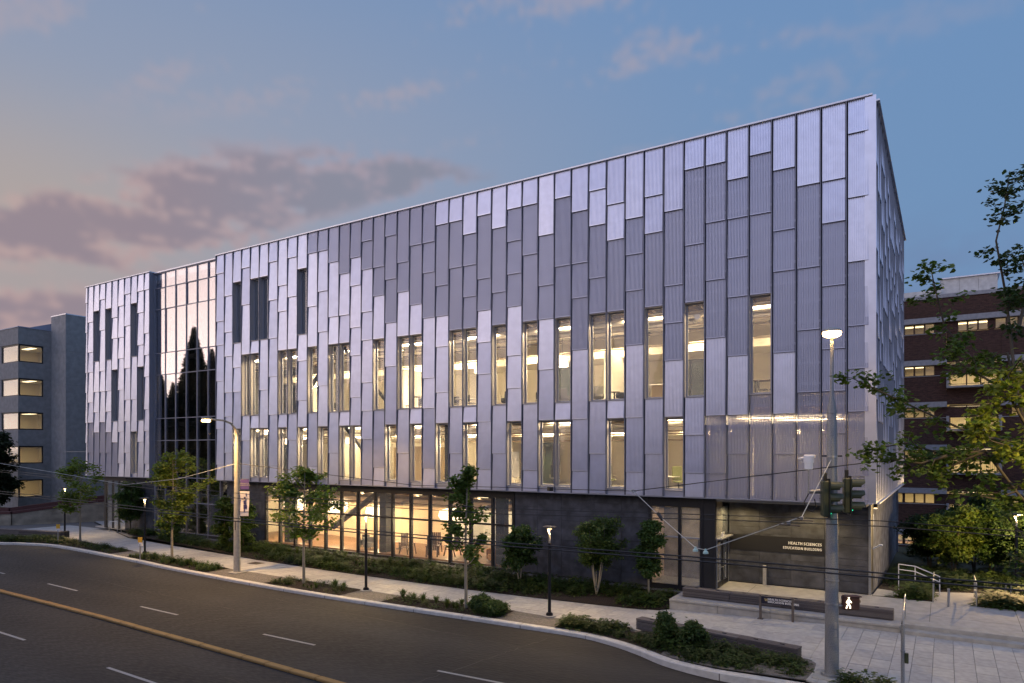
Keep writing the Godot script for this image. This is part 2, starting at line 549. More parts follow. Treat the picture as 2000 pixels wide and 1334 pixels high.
const WALK_OUT := [[-75.0, 5.2], [-63.2, 5.6], [-56.9, 4.1], [-53.5, 4.2], [-45.6, 4.91], [-43.7, 5.12], [-33.0, 5.93], [-27.46, 6.1], [-21.7, 6.28], [-19.1, 6.33], [-12.66, 6.08], [-10.04, 6.26], [-7.2, 6.1], [-6.9, 6.45], [-0.3, 7.6], [0.0, 8.0], [0.06, 8.75], [0.0, 9.9], [3.9, 10.8], [6.0, 12.5], [7.2, 16.0]]

func pv(a: Array) -> PackedVector2Array:
	var r := PackedVector2Array()
	for p in a: r.append(Vector2(p[0], p[1]))
	return r

func sheet(poly: PackedVector2Array, yf: Callable, cell := 3.0) -> ArrayMesh:
	# a polygon draped on a height function, cut into strips so that it can bend
	var b := MB.new()
	var lo := poly[0]
	var hi := poly[0]
	for p in poly:
		lo = lo.min(p)
		hi = hi.max(p)
	var x := floorf(lo.x / cell) * cell
	while x < hi.x:
		var strip := PackedVector2Array([Vector2(x, lo.y - 1), Vector2(x + cell, lo.y - 1), Vector2(x + cell, hi.y + 1), Vector2(x, hi.y + 1)])
		for q in Geometry2D.intersect_polygons(poly, strip):
			var idx := Geometry2D.triangulate_polygon(q)
			for i in range(0, idx.size(), 3):
				var t := [q[idx[i]], q[idx[i + 1]], q[idx[i + 2]]]
				if (t[1] - t[0]).cross(t[2] - t[0]) < 0.0: t.reverse()
				b.tri(Vector3(t[0].x, yf.call(t[0]), t[0].y), Vector3(t[1].x, yf.call(t[1]), t[1].y), Vector3(t[2].x, yf.call(t[2]), t[2].y))
		x += cell
	return b.build()

func kerb_pts(off: float) -> PackedVector2Array:
	var c := Curve2D.new()
	for i in KERB.size():
		var p := Vector2(KERB[i][0], KERB[i][1])
		var q := Vector2(KERB[maxi(i - 1, 0)][0], KERB[maxi(i - 1, 0)][1])
		var r := Vector2(KERB[mini(i + 1, KERB.size() - 1)][0], KERB[mini(i + 1, KERB.size() - 1)][1])
		var t := (r - q) / 6.0
		c.add_point(p, -t, t)
	c.bake_interval = 0.25
	var pts := c.get_baked_points()
	var o := PackedVector2Array()
	for i in pts.size():
		var t := (pts[mini(i + 1, pts.size() - 1)] - pts[maxi(i - 1, 0)]).normalized()
		o.append(pts[i] + Vector2(t.y, -t.x) * off)
	return o

func bed_y(p: Vector2) -> float:   # the long bed rises from the pavement to the wall
	return 0.02 + gh(p.x) * 0.4 + 0.36 * clampf((2.9 - p.y) / 2.6, 0.0, 1.0)

func back_y(p: Vector2) -> float:  # the garden behind falls towards the brick building
	return 0.62 - maxf(0.0, -2.5 - p.y) * 0.062

func ground() -> void:
	var big := MB.new()
	big.quad(Vector3(-700, -2.6, -700), Vector3(700, -2.6, -700), Vector3(700, -2.6, -30), Vector3(-700, -2.6, -30))
	big.quad(Vector3(-700, -0.4, -30), Vector3(700, -0.4, -30), Vector3(700, -0.4, 700), Vector3(-700, -0.4, 700))
	struct("ground", big.build(), M.far_ground)
	var road := MB.new()
	road.quad(Vector3(-260, -0.15, 2), Vector3(200, -0.15, 2), Vector3(200, -0.15, 31), Vector3(-260, -0.15, 31))
	struct("road", road.build(), M.asphalt)
	# painted dashes
	for d in [[-37.96, 13.72, -34.57, 13.84], [-28.22, 14.1, -25.21, 14.15], [-19.32, 14.22, -16.4, 14.2], [-10.65, 14.12, -7.7, 14.0], [-1.8, 14.0, 1.2, 13.9], [-28.9, 19.65, -26.33, 19.66], [-20.2, 19.75, -17.2, 19.8], [-46.5, 13.5, -43.5, 13.6]]:
		var a := Vector2(d[0], d[1])
		var b := Vector2(d[2], d[3])
		var s := (b - a).orthogonal().normalized() * 0.055
		var m := MB.new()
		m.prism(PackedVector2Array([a + s, b + s, b - s, a - s]), -0.149, -0.144)
		struct("lane_dash", m.build(), M.paint_white)
	# dirt in the gutter and sealed cracks in the road
	var ga := kerb_pts(0.002)
	var gb := kerb_pts(-0.2)
	var gm := MB.new()
	for i in range(0, ga.size() - 1):
		var w0 := 0.55 + 0.45 * sin(i * 0.7) * sin(i * 0.23)
		var w1 := 0.55 + 0.45 * sin((i + 1) * 0.7) * sin((i + 1) * 0.23)
		var q0 := ga[i].lerp(gb[i], w0)
		var q1 := ga[i + 1].lerp(gb[i + 1], w1)
		gm.quad(Vector3(q0.x, -0.146, q0.y), Vector3(ga[i].x, -0.146, ga[i].y), Vector3(ga[i + 1].x, -0.146, ga[i + 1].y), Vector3(q1.x, -0.146, q1.y))
	struct("gutter_dirt", gm.build(), M.gutter)
	for q in [[-30.0, 9.4, -9.0, 10.4], [-44.0, 11.6, -24.0, 12.2], [-16.0, 18.3, -4.0, 18.7], [-22.0, 9.0, -23.4, 15.5], [-9.5, 8.8, -10.6, 16.0], [-38.0, 8.6, -40.0, 15.4]]:
		var cr := MB.new()
		var n := 26
		var prev := Vector2(q[0], q[1])
		for i in n:
			var nx := Vector2(q[0], q[1]).lerp(Vector2(q[2], q[3]), (i + 1.0) / n) + Vector2(rng.randf_range(-0.06, 0.06), rng.randf_range(-0.06, 0.06))
			var sd := (nx - prev).orthogonal().normalized() * rng.randf_range(0.008, 0.022)
			cr.prism(PackedVector2Array([prev + sd, nx + sd, nx - sd, prev - sd]), -0.149, -0.1475)
			prev = nx
		struct("road_crack", cr.build(), M.tar)
	# raised yellow divider of short blocks
	var div := thing("road_divider", "low raised yellow divider of short blocks along the middle of the road", "road divider", Vector3(-37, -0.15, 16.3))
	var line := pv([[-60.0, 15.2], [-48.0, 15.75], [-37.2, 16.1], [-28.0, 16.25], [-19.8, 16.55], [-12.0, 16.9], [0.0, 17.3]])
	for i in line.size() - 1:
		var n := int(line[i].distance_to(line[i + 1]) / 1.15)
		for k in n:
			var p := line[i].lerp(line[i + 1], (k + 0.5) / n)
			var t := line[i + 1] - line[i]
			var o := part(div, "divider_block", boxm(Vector3(t.length() / n - 0.03, 0.1, 0.26), 0.025), M.paint_yellow, Vector3(p.x + 37, 0.05 + rng.randf_range(-0.006, 0.004), p.y - 16.3), -atan2(t.y, t.x) + rng.randf_range(-0.01, 0.01))
			o.rotation.x = rng.randf_range(-0.02, 0.02)
	# pavement: a base sheet and the slabs on it
	var walk := pv(WALK_IN)
	var outl := pv(WALK_OUT)
	outl.reverse()
	walk.append_array(outl)
	var kin := kerb_pts(0.3)
	var base := pv(WALK_IN)
	var kr := kin.duplicate()
	kr.reverse()
	base.append_array(kr)
	var pave := struct("pavement", sheet(base, func(p): return gh(p.x) - 0.03), M.joint)
	var cells := []
	var px := 0.575
	var pz := 0.96
	for ix in range(-118, 29):
		for iz in range(-4, 15):
			var x := ix * px + 0.31
			var z := iz * pz + 2.62
			var g := 0.006
			var cell := PackedVector2Array([Vector2(x + g, z + g), Vector2(x + px - g, z + g), Vector2(x + px - g, z + pz - g), Vector2(x + g, z + pz - g)])
			for q in Geometry2D.intersect_polygons(cell, walk):
				if q.size() >= 3: cells.append([Vector2(x, z).distance_to(Vector2(3.5, 32)), q])
	cells.sort_custom(func(a, b): return a[0] < b[0])
	var rest := {"slab_a": MB.new(), "slab_b": MB.new(), "slab_c": MB.new()}
	var kinds := ["slab_a", "slab_b", "slab_c"]
	for i in cells.size():
		var q: PackedVector2Array = cells[i][1]
		var kind: String = kinds[rng.randi() % 3]
		var b: MB = MB.new() if i < 300 else rest[kind]
		var y := gh(q[0].x) + rng.randf_range(-0.003, 0.003)
		b.prism(q, y - 0.05, y)
		if i < 300: part(pave, "paving_slab", b.build(), M[kind])
	for k in kinds:
		part(pave, "far_paving_slabs", rest[k].build(), M[k]).set_meta("kind", "stuff")
	# strip of small cobbles between the kerb beds
	var strip := pv(WALK_OUT)
	strip.append_array(kr)
	struct("cobble_strip", sheet(strip, func(p): return gh(p.x) - 0.008), M.cobble)
	kerbs()
	# terrace in front of the door
	var pl := pv([[-6.85, -0.45], [-5.6, -0.45], [-5.6, -2.9], [0.75, -2.9], [0.75, -2.6], [18.0, -2.4], [18.0, 1.42], [2.1, 1.42], [2.1, 2.2], [-6.85, 2.2]])
	var plaza := struct("plaza", sheet(pl, func(p): return plaza_y(p)), M.plaza)
	var joints := MB.new()
	for x in [-4.2, -0.9, 3.0, 5.9, 9.0]:
		joints.quad(Vector3(x, plaza_y(Vector2(x, -2.35)) + 0.003, -2.35), Vector3(x + 0.02, plaza_y(Vector2(x, -2.35)) + 0.003, -2.35), Vector3(x + 0.02, plaza_y(Vector2(x, 1.1)) + 0.003, 1.1), Vector3(x, plaza_y(Vector2(x, 1.1)) + 0.003, 1.1))
	joints.quad(Vector3(2.2, plaza_y(Vector2(2, 0.1)) + 0.003, 0.1), Vector3(18, plaza_y(Vector2(2, 0.1)) + 0.003, 0.1), Vector3(18, plaza_y(Vector2(2, 0.12)) + 0.003, 0.12), Vector3(2.2, plaza_y(Vector2(2, 0.12)) + 0.003, 0.12))
	part(plaza, "joint_lines", joints.build(), M.joint)
	# retaining wall of the terrace
	var tw := thing("terrace_wall", "low pale concrete terrace wall below the long timber bench by the entrance", "low wall", Vector3(-2.4, 0, 2.25))
	var xs := [-6.9, -4.75, -2.6, -0.45, 2.1]
	for i in xs.size() - 1:
		var w: float = xs[i + 1] - xs[i] - 0.012
		var cx: float = (xs[i] + xs[i + 1]) * 0.5
		var lo := 0.0
		part(tw, "wall_block", boxm(Vector3(w, 0.42, 0.3), 0.012), M.concrete, Vector3(cx + 2.4, lo + 0.2, -0.1))
		part(tw, "coping_stone", boxm(Vector3(w, 0.1, 0.42), 0.014), M.concrete, Vector3(cx + 2.4, 0.465, -0.12))
	part(tw, "wall_block", boxm(Vector3(0.3, 0.42, 2.3), 0.012), M.concrete, Vector3(-4.36, 0.2, -1.41))
	part(tw, "coping_stone", boxm(Vector3(0.4, 0.1, 2.3), 0.014), M.concrete, Vector3(-4.31, 0.465, -1.48))
	# steps down to the pavement
	var st := thing("entrance_steps", "two long concrete steps down from the plaza to the pavement on the right", "steps", Vector3(2.1, 0.25, 2.0))
	part(st, "step", boxm(Vector3(15.8, 0.2, 0.62), 0.012), M.concrete, Vector3(7.95, 0.2, -0.28))
	part(st, "step", boxm(Vector3(15.8, 0.16, 0.5), 0.012), M.concrete, Vector3(7.95, 0.06, 0.22))
	# ground behind on the right: garden and paths
	struct("garden_ground", sheet(pv([[0.72, -2.58], [60, -2.2], [60, -36.5], [0.72, -36.5]]), func(p): return back_y(p) - 0.01), M.mulch)
	struct("garden_path", sheet(pv([[3.05, -2.45], [4.6, -2.4], [4.75, -6.0], [30, -4.4], [30, -5.6], [4.8, -7.6], [3.0, -6.4]]), func(p): return back_y(p) + 0.012), M.plaza)
	struct("garden_path", sheet(pv([[0.75, -18.5], [4.2, -18.6], [9, -16.4], [30, -9], [30, -12.5], [8, -19.6], [0.75, -21.5]]), func(p): return back_y(p) + 0.012), M.plaza)
	struct("garden_path", sheet(pv([[0.75, -2.75], [1.6, -3.0], [2.0, -5.0], [0.75, -5.6]]), func(p): return back_y(p) + 0.014), M.plaza)
	# left: lawn and forecourt
	struct("forecourt", sheet(pv([[-75, -6.2], [-60.2, -1.3], [-53.0, 1.0], [-52.0, -0.5], [-62, -0.6], [-62, -24], [-78, -24]]), func(p): return 0.02), M.plaza)

func plaza_y(p: Vector2) -> float:
	return 0.51 + 0.12 * clampf((2.2 - p.y) / 4.7, 0.0, 1.0)

func kerbs() -> void:
	var o := kerb_pts(0.0)
	var i := kerb_pts(0.3)
	var k := thing("street_kerb", "pale concrete kerb curving along the near edge of the planted strip", "kerb", Vector3(-25, 0, 8.2))
	var joint_x := [-75.0, -68.0, -63.0, -57.44, -54.25, -51.5, -47.8, -44.2, -40.85, -37.94, -34.6, -31.6, -28.44, -25.4, -22.5, -19.7, -16.9, -14.1, -11.2, -8.46, -5.76, -2.73, 1.0, 4.2]
	var b := MB.new()
	var j := 1
	var off := Vector3(25, 0, -8.2)
	for n in o.size() - 1:
		var a0 := Vector3(o[n].x, 0, o[n].y) + off
		var a1 := Vector3(o[n + 1].x, 0, o[n + 1].y) + off
		var b0 := Vector3(i[n].x, 0, i[n].y) + off
		var b1 := Vector3(i[n + 1].x, 0, i[n + 1].y) + off
		var g := gh(o[n].x)
		var up := Vector3(0, 0.012 + g * 0.6, 0)
		var lip0 := (b0 - a0).normalized() * 0.03
		var lip1 := (b1 - a1).normalized() * 0.03
		var f := Vector3(0, -0.035, 0)
		var dn := Vector3(0, -0.2, 0)
		b.quad(a0 + lip0 + up, b0 + up, b1 + up, a1 + lip1 + up)
		b.quad(a0 + up + f, a0 + lip0 + up, a1 + lip1 + up, a1 + up + f)
		b.quad(a0 + dn, a0 + up + f, a1 + up + f, a1 + dn)
		if j < joint_x.size() and o[n + 1].x > joint_x[j]:
			part(k, "kerb_stone", b.build(), M.kerb)
			# the open joint after the stone
			var jb := MB.new()
			jb.quad(a1 + dn + Vector3(0, 0, 0.003), a1 + up + Vector3(0, -0.03, 0.003), a1 + up + Vector3(0.035, -0.03, 0.003), a1 + dn + Vector3(0.035, 0, 0.003))
			jb.quad(a1 + lip1 + up + Vector3(0, 0.003, 0), b1 + up + Vector3(0, 0.003, 0), b1 + up + Vector3(0.025, 0.003, 0), a1 + lip1 + up + Vector3(0.025, 0.003, 0))
			part(k, "kerb_joint", jb.build(), M.joint)
			b = MB.new()
			j += 1
	part(k, "kerb_stone", b.build(), M.kerb)

# ---------- the teaching building ----------
# facade bays from the near corner: start kind, then (level letter, kind below it); L solid, P perforated, T screen over glass, W window
const BAYS := {-1: "LqLnLkPhPfPdTaT", 0: "LoLmPjPgPeTcT", 1: "LoPkPhPeTbT", 2: "LpPmPkPgLdTbT", 3: "LqPnPjWeTaT", 4: "LpPnPlPjPgLdTbT", 5: "LqPnPkPhLdTaT", 6: "LqPmPjWeLcLaL", 7: "LoPkPiPgLdW", 8: "LpLnPjWeLbL", 9: "LoPmPkPhLdLaL", 10: "LpLnPjWeLdW", 11: "LqLoPlPjWeLbL", 12: "LpPmPkPhLdLaL", 13: "LqPmPjWeLdW", 14: "LoPlPjLgLdW", 15: "LqPnPjWeLaL", 16: "LqPoPmPkLhLfLdW", 17: "LpPlPjWeLbL", 18: "LqPmPkLiLgLdLaL", 19: "LpPnPlPjWeLdW", 20: "LqPnPjWeLbL", 21: "LqPmPkLiLfLdW", 22: "PpPnPkLgLeLaL", 23: "PpPlLjWeLdW", 24: "PoPmLjWeLbL", 25: "PqPnPkLhLdW", 26: "PoPmLjWeLaL", 27: "PqPoLlLjLgLeLcL", 28: "PpLnLkLiLfLdW", 29: "PoLlLjWeLdW", 30: "PpLlLjWeLbL", 31: "PqLnLkLgLdW", 32: "PqLmLjWeLaL", 33: "LpWkLiLfLdW", 34: "LqLnLjWeLcL", 35: "LoLmLjWeLdW", 36: "LqLnLkLhLeLaL", 37: "LpWkLgLdW", 38: "LpWkLjWeLdW", 39: "LqLnLjWeLcL", 40: "LpWkLiLgLdW", 41: "LoLlLjLgLeLbL", 42: "LqLmLkLhLdLaL", 52: "LqLmLkLiLfLdLaL", 53: "LqLoLlLjWeLcL", 54: "LpWkLgLdW", 55: "LqLnLjLgLeLbL", 56: "LpLmLkLhLdLaL", 57: "LoLmLjWeLcT", 58: "LpWkLhLfLdTbT", 59: "LqLnLjLhLeTbT", 60: "LpWkLhLfLdT", 61: "LoLlLjLgLeTbT", 62: "LqLnLjLhLeLcL"}
const TOP := 21.82
const LOW := 4.92

func level(c: String) -> float:
	return 6.05 + 0.8975 * (c.unicode_at(0) - 97)

func ribbed(w: float, h: float, d := 0.036) -> ArrayMesh:
	# a corrugated sheet that leans out towards its foot; origin at the top left of its face
	var k := "r%.3f/%.3f/%.3f" % [w, h, d]
	if cache.has(k): return cache[k]
	var b := MB.new()
	var n := maxi(3, int(round(w / 0.069)))
	var p := w / n
	var lean := 0.075
	var z0 := -0.035
	for i in n:
		var x := i * p
		var xs := [x, x + p * 0.38, x + p * 0.5, x + p * 0.88, x + p]
		var zs := [0.0, 0.0, -d, -d, 0.0]
		for s in 4:
			var a := Vector3(xs[s], 0, z0 + zs[s])
			var c := Vector3(xs[s + 1], 0, z0 + zs[s + 1])
			var dn := Vector3(0, -h, lean)
			b.quad(a + dn, a, c, c + dn)
	var f := Vector3(0, -h, z0 + lean + 0.004)
	b.quad(f + Vector3(0, 0, -0.11), f, f + Vector3(w, 0, 0), f + Vector3(w, 0, -0.11))
	b.quad(f + Vector3(0, -0.0, 0.001), f + Vector3(0, 0.035, 0.0), f + Vector3(w, 0.035, 0), f + Vector3(w, 0, 0.001))
	for x in [0.0, w]:
		var t := Vector3(x, 0, z0)
		var q := Vector3(x, -h, z0 + lean)
		var bk := Vector3(0, 0, -0.05)
		if x == 0.0: b.quad(q + bk, t + bk, t, q)
		else: b.quad(q, t, t + bk, q + bk)
	cache[k] = b.build()
	return cache[k]

func window_unit(parent: Node3D, x0: float, x1: float, y0: float, y1: float, lit: bool) -> void:
	var b := MB.new()
	var zb := -0.36
	# reveals, head and sill
	b.bounds(x0, x0 + 0.025, y0, y1, zb, -0.01)
	b.bounds(x1 - 0.025, x1, y0, y1, zb, -0.01)
	b.bounds(x0 + 0.026, x1 - 0.026, y1 - 0.03, y1, zb, -0.03)
	b.bounds(x0 + 0.026, x1 - 0.026, y0, y0 + 0.035, zb, 0.03)
	var o := part(parent, "window", b.build(), M.reveal)
	var f := MB.new()
	var t := 0.07
	f.bounds(x0 + 0.027, x0 + 0.027 + t, y0 + 0.036, y1 - 0.032, zb + 0.01, zb + 0.1)
	f.bounds(x1 - 0.027 - t, x1 - 0.027, y0 + 0.036, y1 - 0.032, zb + 0.01, zb + 0.1)
	f.bounds(x0 + 0.028 + t, x1 - 0.028 - t, y1 - 0.032 - t, y1 - 0.032, zb + 0.01, zb + 0.1)
	f.bounds(x0 + 0.028 + t, x1 - 0.028 - t, y0 + 0.036, y0 + 0.036 + t, zb + 0.01, zb + 0.1)
	part(o, "frame", f.build(), M.frame)
	part(o, "pane", bm(x0 + 0.03 + t, x1 - 0.03 - t, y0 + 0.04 + t, y1 - 0.036 - t, zb + 0.04, zb + 0.052), M.pane if lit else M.pane_shade)

func facade(parent: Node3D, bays: Array, back: MB, girts: MB) -> void:
	for k in bays:
		var code: String = BAYS[k]
		var xr := -float(k)          # right edge of the bay
		var w := 1.0
		if k == -1:
			xr = 0.87
			w = 0.87
		elif k == 52:
			xr = -51.88
			w = 0.79
		elif k > 52:
			xr = -(k - 1) - 0.67
			w = 1.0 if k < 62 else 0.42
		var xl := xr - w
		var y := TOP
		var i := 0
		while i < code.length():
			var kind := code[i]
			var lo := level(code[i + 1]) if i + 1 < code.length() else LOW
			var h := y - lo
			if kind == "W":
				var sill := lo if lo > 5.5 else 5.2
				window_unit(parent, xl + 0.02, xr - 0.02, sill, y, lo < 15.0 - 0.1)
				if lo < 5.5:
					back.bounds(xl + 0.02, xr - 0.02, LOW, sill - 0.002, -0.5, -0.3)
					part(parent, "sill_panel", bm(xl + 0.022, xr - 0.022, LOW + 0.002, sill - 0.004, -0.29, -0.05), M.panel_d)
			elif kind == "T":
				var f := MB.new()
				for fx in [xl + 0.02, xr - 0.07]: f.bounds(fx, fx + 0.05, lo, y, -0.42, -0.34)
				f.bounds(xl + 0.071, xr - 0.071, lo, lo + 0.05, -0.42, -0.34)
				f.bounds(xl + 0.071, xr - 0.071, (lo + y) * 0.5 - 0.03, (lo + y) * 0.5 + 0.03, -0.42, -0.34)
				var o := part(parent, "screened_window", f.build(), M.frame)
				part(o, "pane", bm(xl + 0.072, xr - 0.072, lo + 0.052, (lo + y) * 0.5 - 0.032, -0.39, -0.38), M.pane)
				part(o, "blind", bm(xl + 0.08, xr - 0.08, lo, minf(y, 8.45), -0.58, -0.57), M.blind)
				part(o, "pane", bm(xl + 0.072, xr - 0.072, (lo + y) * 0.5 + 0.032, y, -0.39, -0.38), M.pane)
			else:
				back.bounds(xl + 0.001, xr - 0.001, lo, y, -0.5, -0.32)
			if kind == "P" or kind == "T":
				var gy := ceilf(lo / 0.9) * 0.9 + 0.13
				while gy < y:
					girts.bounds(xl + 0.05, xr - 0.05, gy - 0.05, gy + 0.05, -0.22, -0.14)
					gy += 0.9
			if kind != "W":
				var m: Material = M.perforated if kind == "P" else (M.screen if kind == "T" else M[["panel", "panel_b", "panel_c", "panel_d", "panel"][rng.randi() % 5]])
				var nm := "perforated_panel" if kind == "P" else ("screen_panel" if kind == "T" else "metal_panel")
				var o := part(parent, nm, ribbed(w - 0.115, h - 0.012, 0.036 if k < 14 else (0.024 if k < 30 else (0.014 if k < 50 else 0.007))), m, Vector3(xl + 0.07, y, 0))
				o.rotation.x = rng.randf_range(-0.0006, 0.0006)
			y = lo
			i += 2

func building() -> void:
	var bl := thing("teaching_building", "long four storey building clad in silver ribbed panels with lit tall windows", "building", Vector3.ZERO)
	var back := MB.new()
	var girts := MB.new()
	var main := []
	for k in range(-1, 43): main.append(k)
	facade(bl, main, back, girts)
	facade(bl, range(52, 63), back, girts)
	part(bl, "backing_wall", back.build(), M.backing)
	part(bl, "girts", girts.build(), M.girt)
	# thin upright fins between the bays
	var fx := []
	for k in range(0, 43): fx.append(-float(k))
	fx.append(-43.03)
	for k in range(52, 62): fx.append(-k - 0.67)
	fx.append(-51.86)
	for x in fx:
		part(bl, "fin", boxm(Vector3(0.03, TOP - LOW, 0.34)), M.fin, Vector3(x, (TOP + LOW) * 0.5, -0.12))
	part(bl, "parapet_cap", bm(-43.06, 0.98, TOP, TOP + 0.07, -0.6, 0.06), M.coping)
	part(bl, "parapet_cap", bm(-62.15, -51.82, TOP, TOP + 0.07, -0.6, 0.06), M.coping)
	part(bl, "base_flashing", bm(-43.06, 0.98, LOW - 0.04, LOW - 0.002, -0.55, 0.06), M.frame)
	part(bl, "base_flashing", bm(-62.15, -51.82, LOW - 0.04, LOW - 0.002, -0.55, 0.06), M.frame)
	# the end wall that faces the garden
	part(bl, "end_backing", bm(0.72, 0.86, LOW, TOP, -23.3, -0.52), M.backing)
	for i in 24:
		var z := -0.02 - i * 0.975
		part(bl, "end_fin", boxm(Vector3(0.42, TOP - LOW + (rng.randf_range(0.0, 0.12)), 0.03)), M.frame if i > 0 else M.panel, Vector3(0.9, (TOP + LOW) * 0.5, z))
		if i == 23: continue
		var y := TOP
		while y > LOW + 0.05:
			var lo := maxf(LOW, y - 0.8975 * rng.randi_range(2, 4))
			if lo - LOW < 1.2: lo = LOW
			var o := part(bl, "end_panel", ribbed(0.975 - 0.09, y - lo - 0.012), M.panel_d, Vector3(1.06, y, z - 0.045), PI / 2)
			y = lo
	part(bl, "end_cap", bm(0.55, 1.2, TOP + 0.001, TOP + 0.071, -23.4, -0.61), M.coping)
	part(bl, "end_flashing", bm(0.55, 1.2, LOW - 0.051, LOW - 0.003, -23.4, -0.56), M.coping)
	# far and rear walls, roof and floors
	var shell := MB.new()
	shell.bounds(-62.1, 0.7, 0.0, 21.0, -23.6, -23.32)
	shell.bounds(-62.1, -61.95, LOW, TOP, -23.3, -0.51)
	shell.bounds(-62.1, -61.9, 0.0, LOW - 0.06, -23.3, -4.0)
	part(bl, "rear_wall", shell.build(), M.render_wall)
	part(bl, "roof", bm(-61.9, 0.7, 20.9, 21.2, -23.3, -0.52), M.slab)
	part(bl, "end_wall", bm(0.42, 0.6, 0.0, LOW - 0.06, -23.3, -2.92), M.render_wall)
	for y in [4.72, 9.2, 14.62]:
		part(bl, "floor_slab", bm(-43.0, 0.7, y, y + 0.3, -23.3, -0.53), M.slab)
		part(bl, "floor_slab", bm(-61.9, -51.95, y, y + 0.3, -23.3, -0.53), M.slab)
	ground_floor(bl)
	curtain(bl)

func cladding(bl: Node3D, x0: float, x1: float, z: float, cols: Array, sd: int, y0 := 0.42, y1 := 4.86) -> void:
	# dark fibre cement boards of uneven height; cols are the upright joints
	var r := RandomNumberGenerator.new()
	r.seed = sd
	part(bl, "cladding_backing", bm(x0, x1, y0 - 0.1, y1, z - 0.2, z - 0.03), M.sign_black)
	for i in cols.size() - 1:
		var y := y1
		var hs := []
		while y > y0 + 0.01:
			var h: float = [0.36, 0.62, 0.45, 0.8, 1.05, 0.3][r.randi() % 6]
			if y - h < y0 + 0.3: h = y - y0
			var w: float = cols[i + 1] - cols[i] - 0.014
			part(bl, "cladding_board", boxm(Vector3(w, h - 0.014, 0.03), 0.003), M.cladding if r.randf() < 0.6 else M.cladding_b, Vector3((cols[i] + cols[i + 1]) * 0.5, y - h * 0.5, z - 0.015 + r.randf_range(-0.002, 0.002)))
			y -= h
	part(bl, "wall_base", bm(x0, x1, y0 - 0.1, y0, z - 0.028, z + 0.012), M.dark_frame)

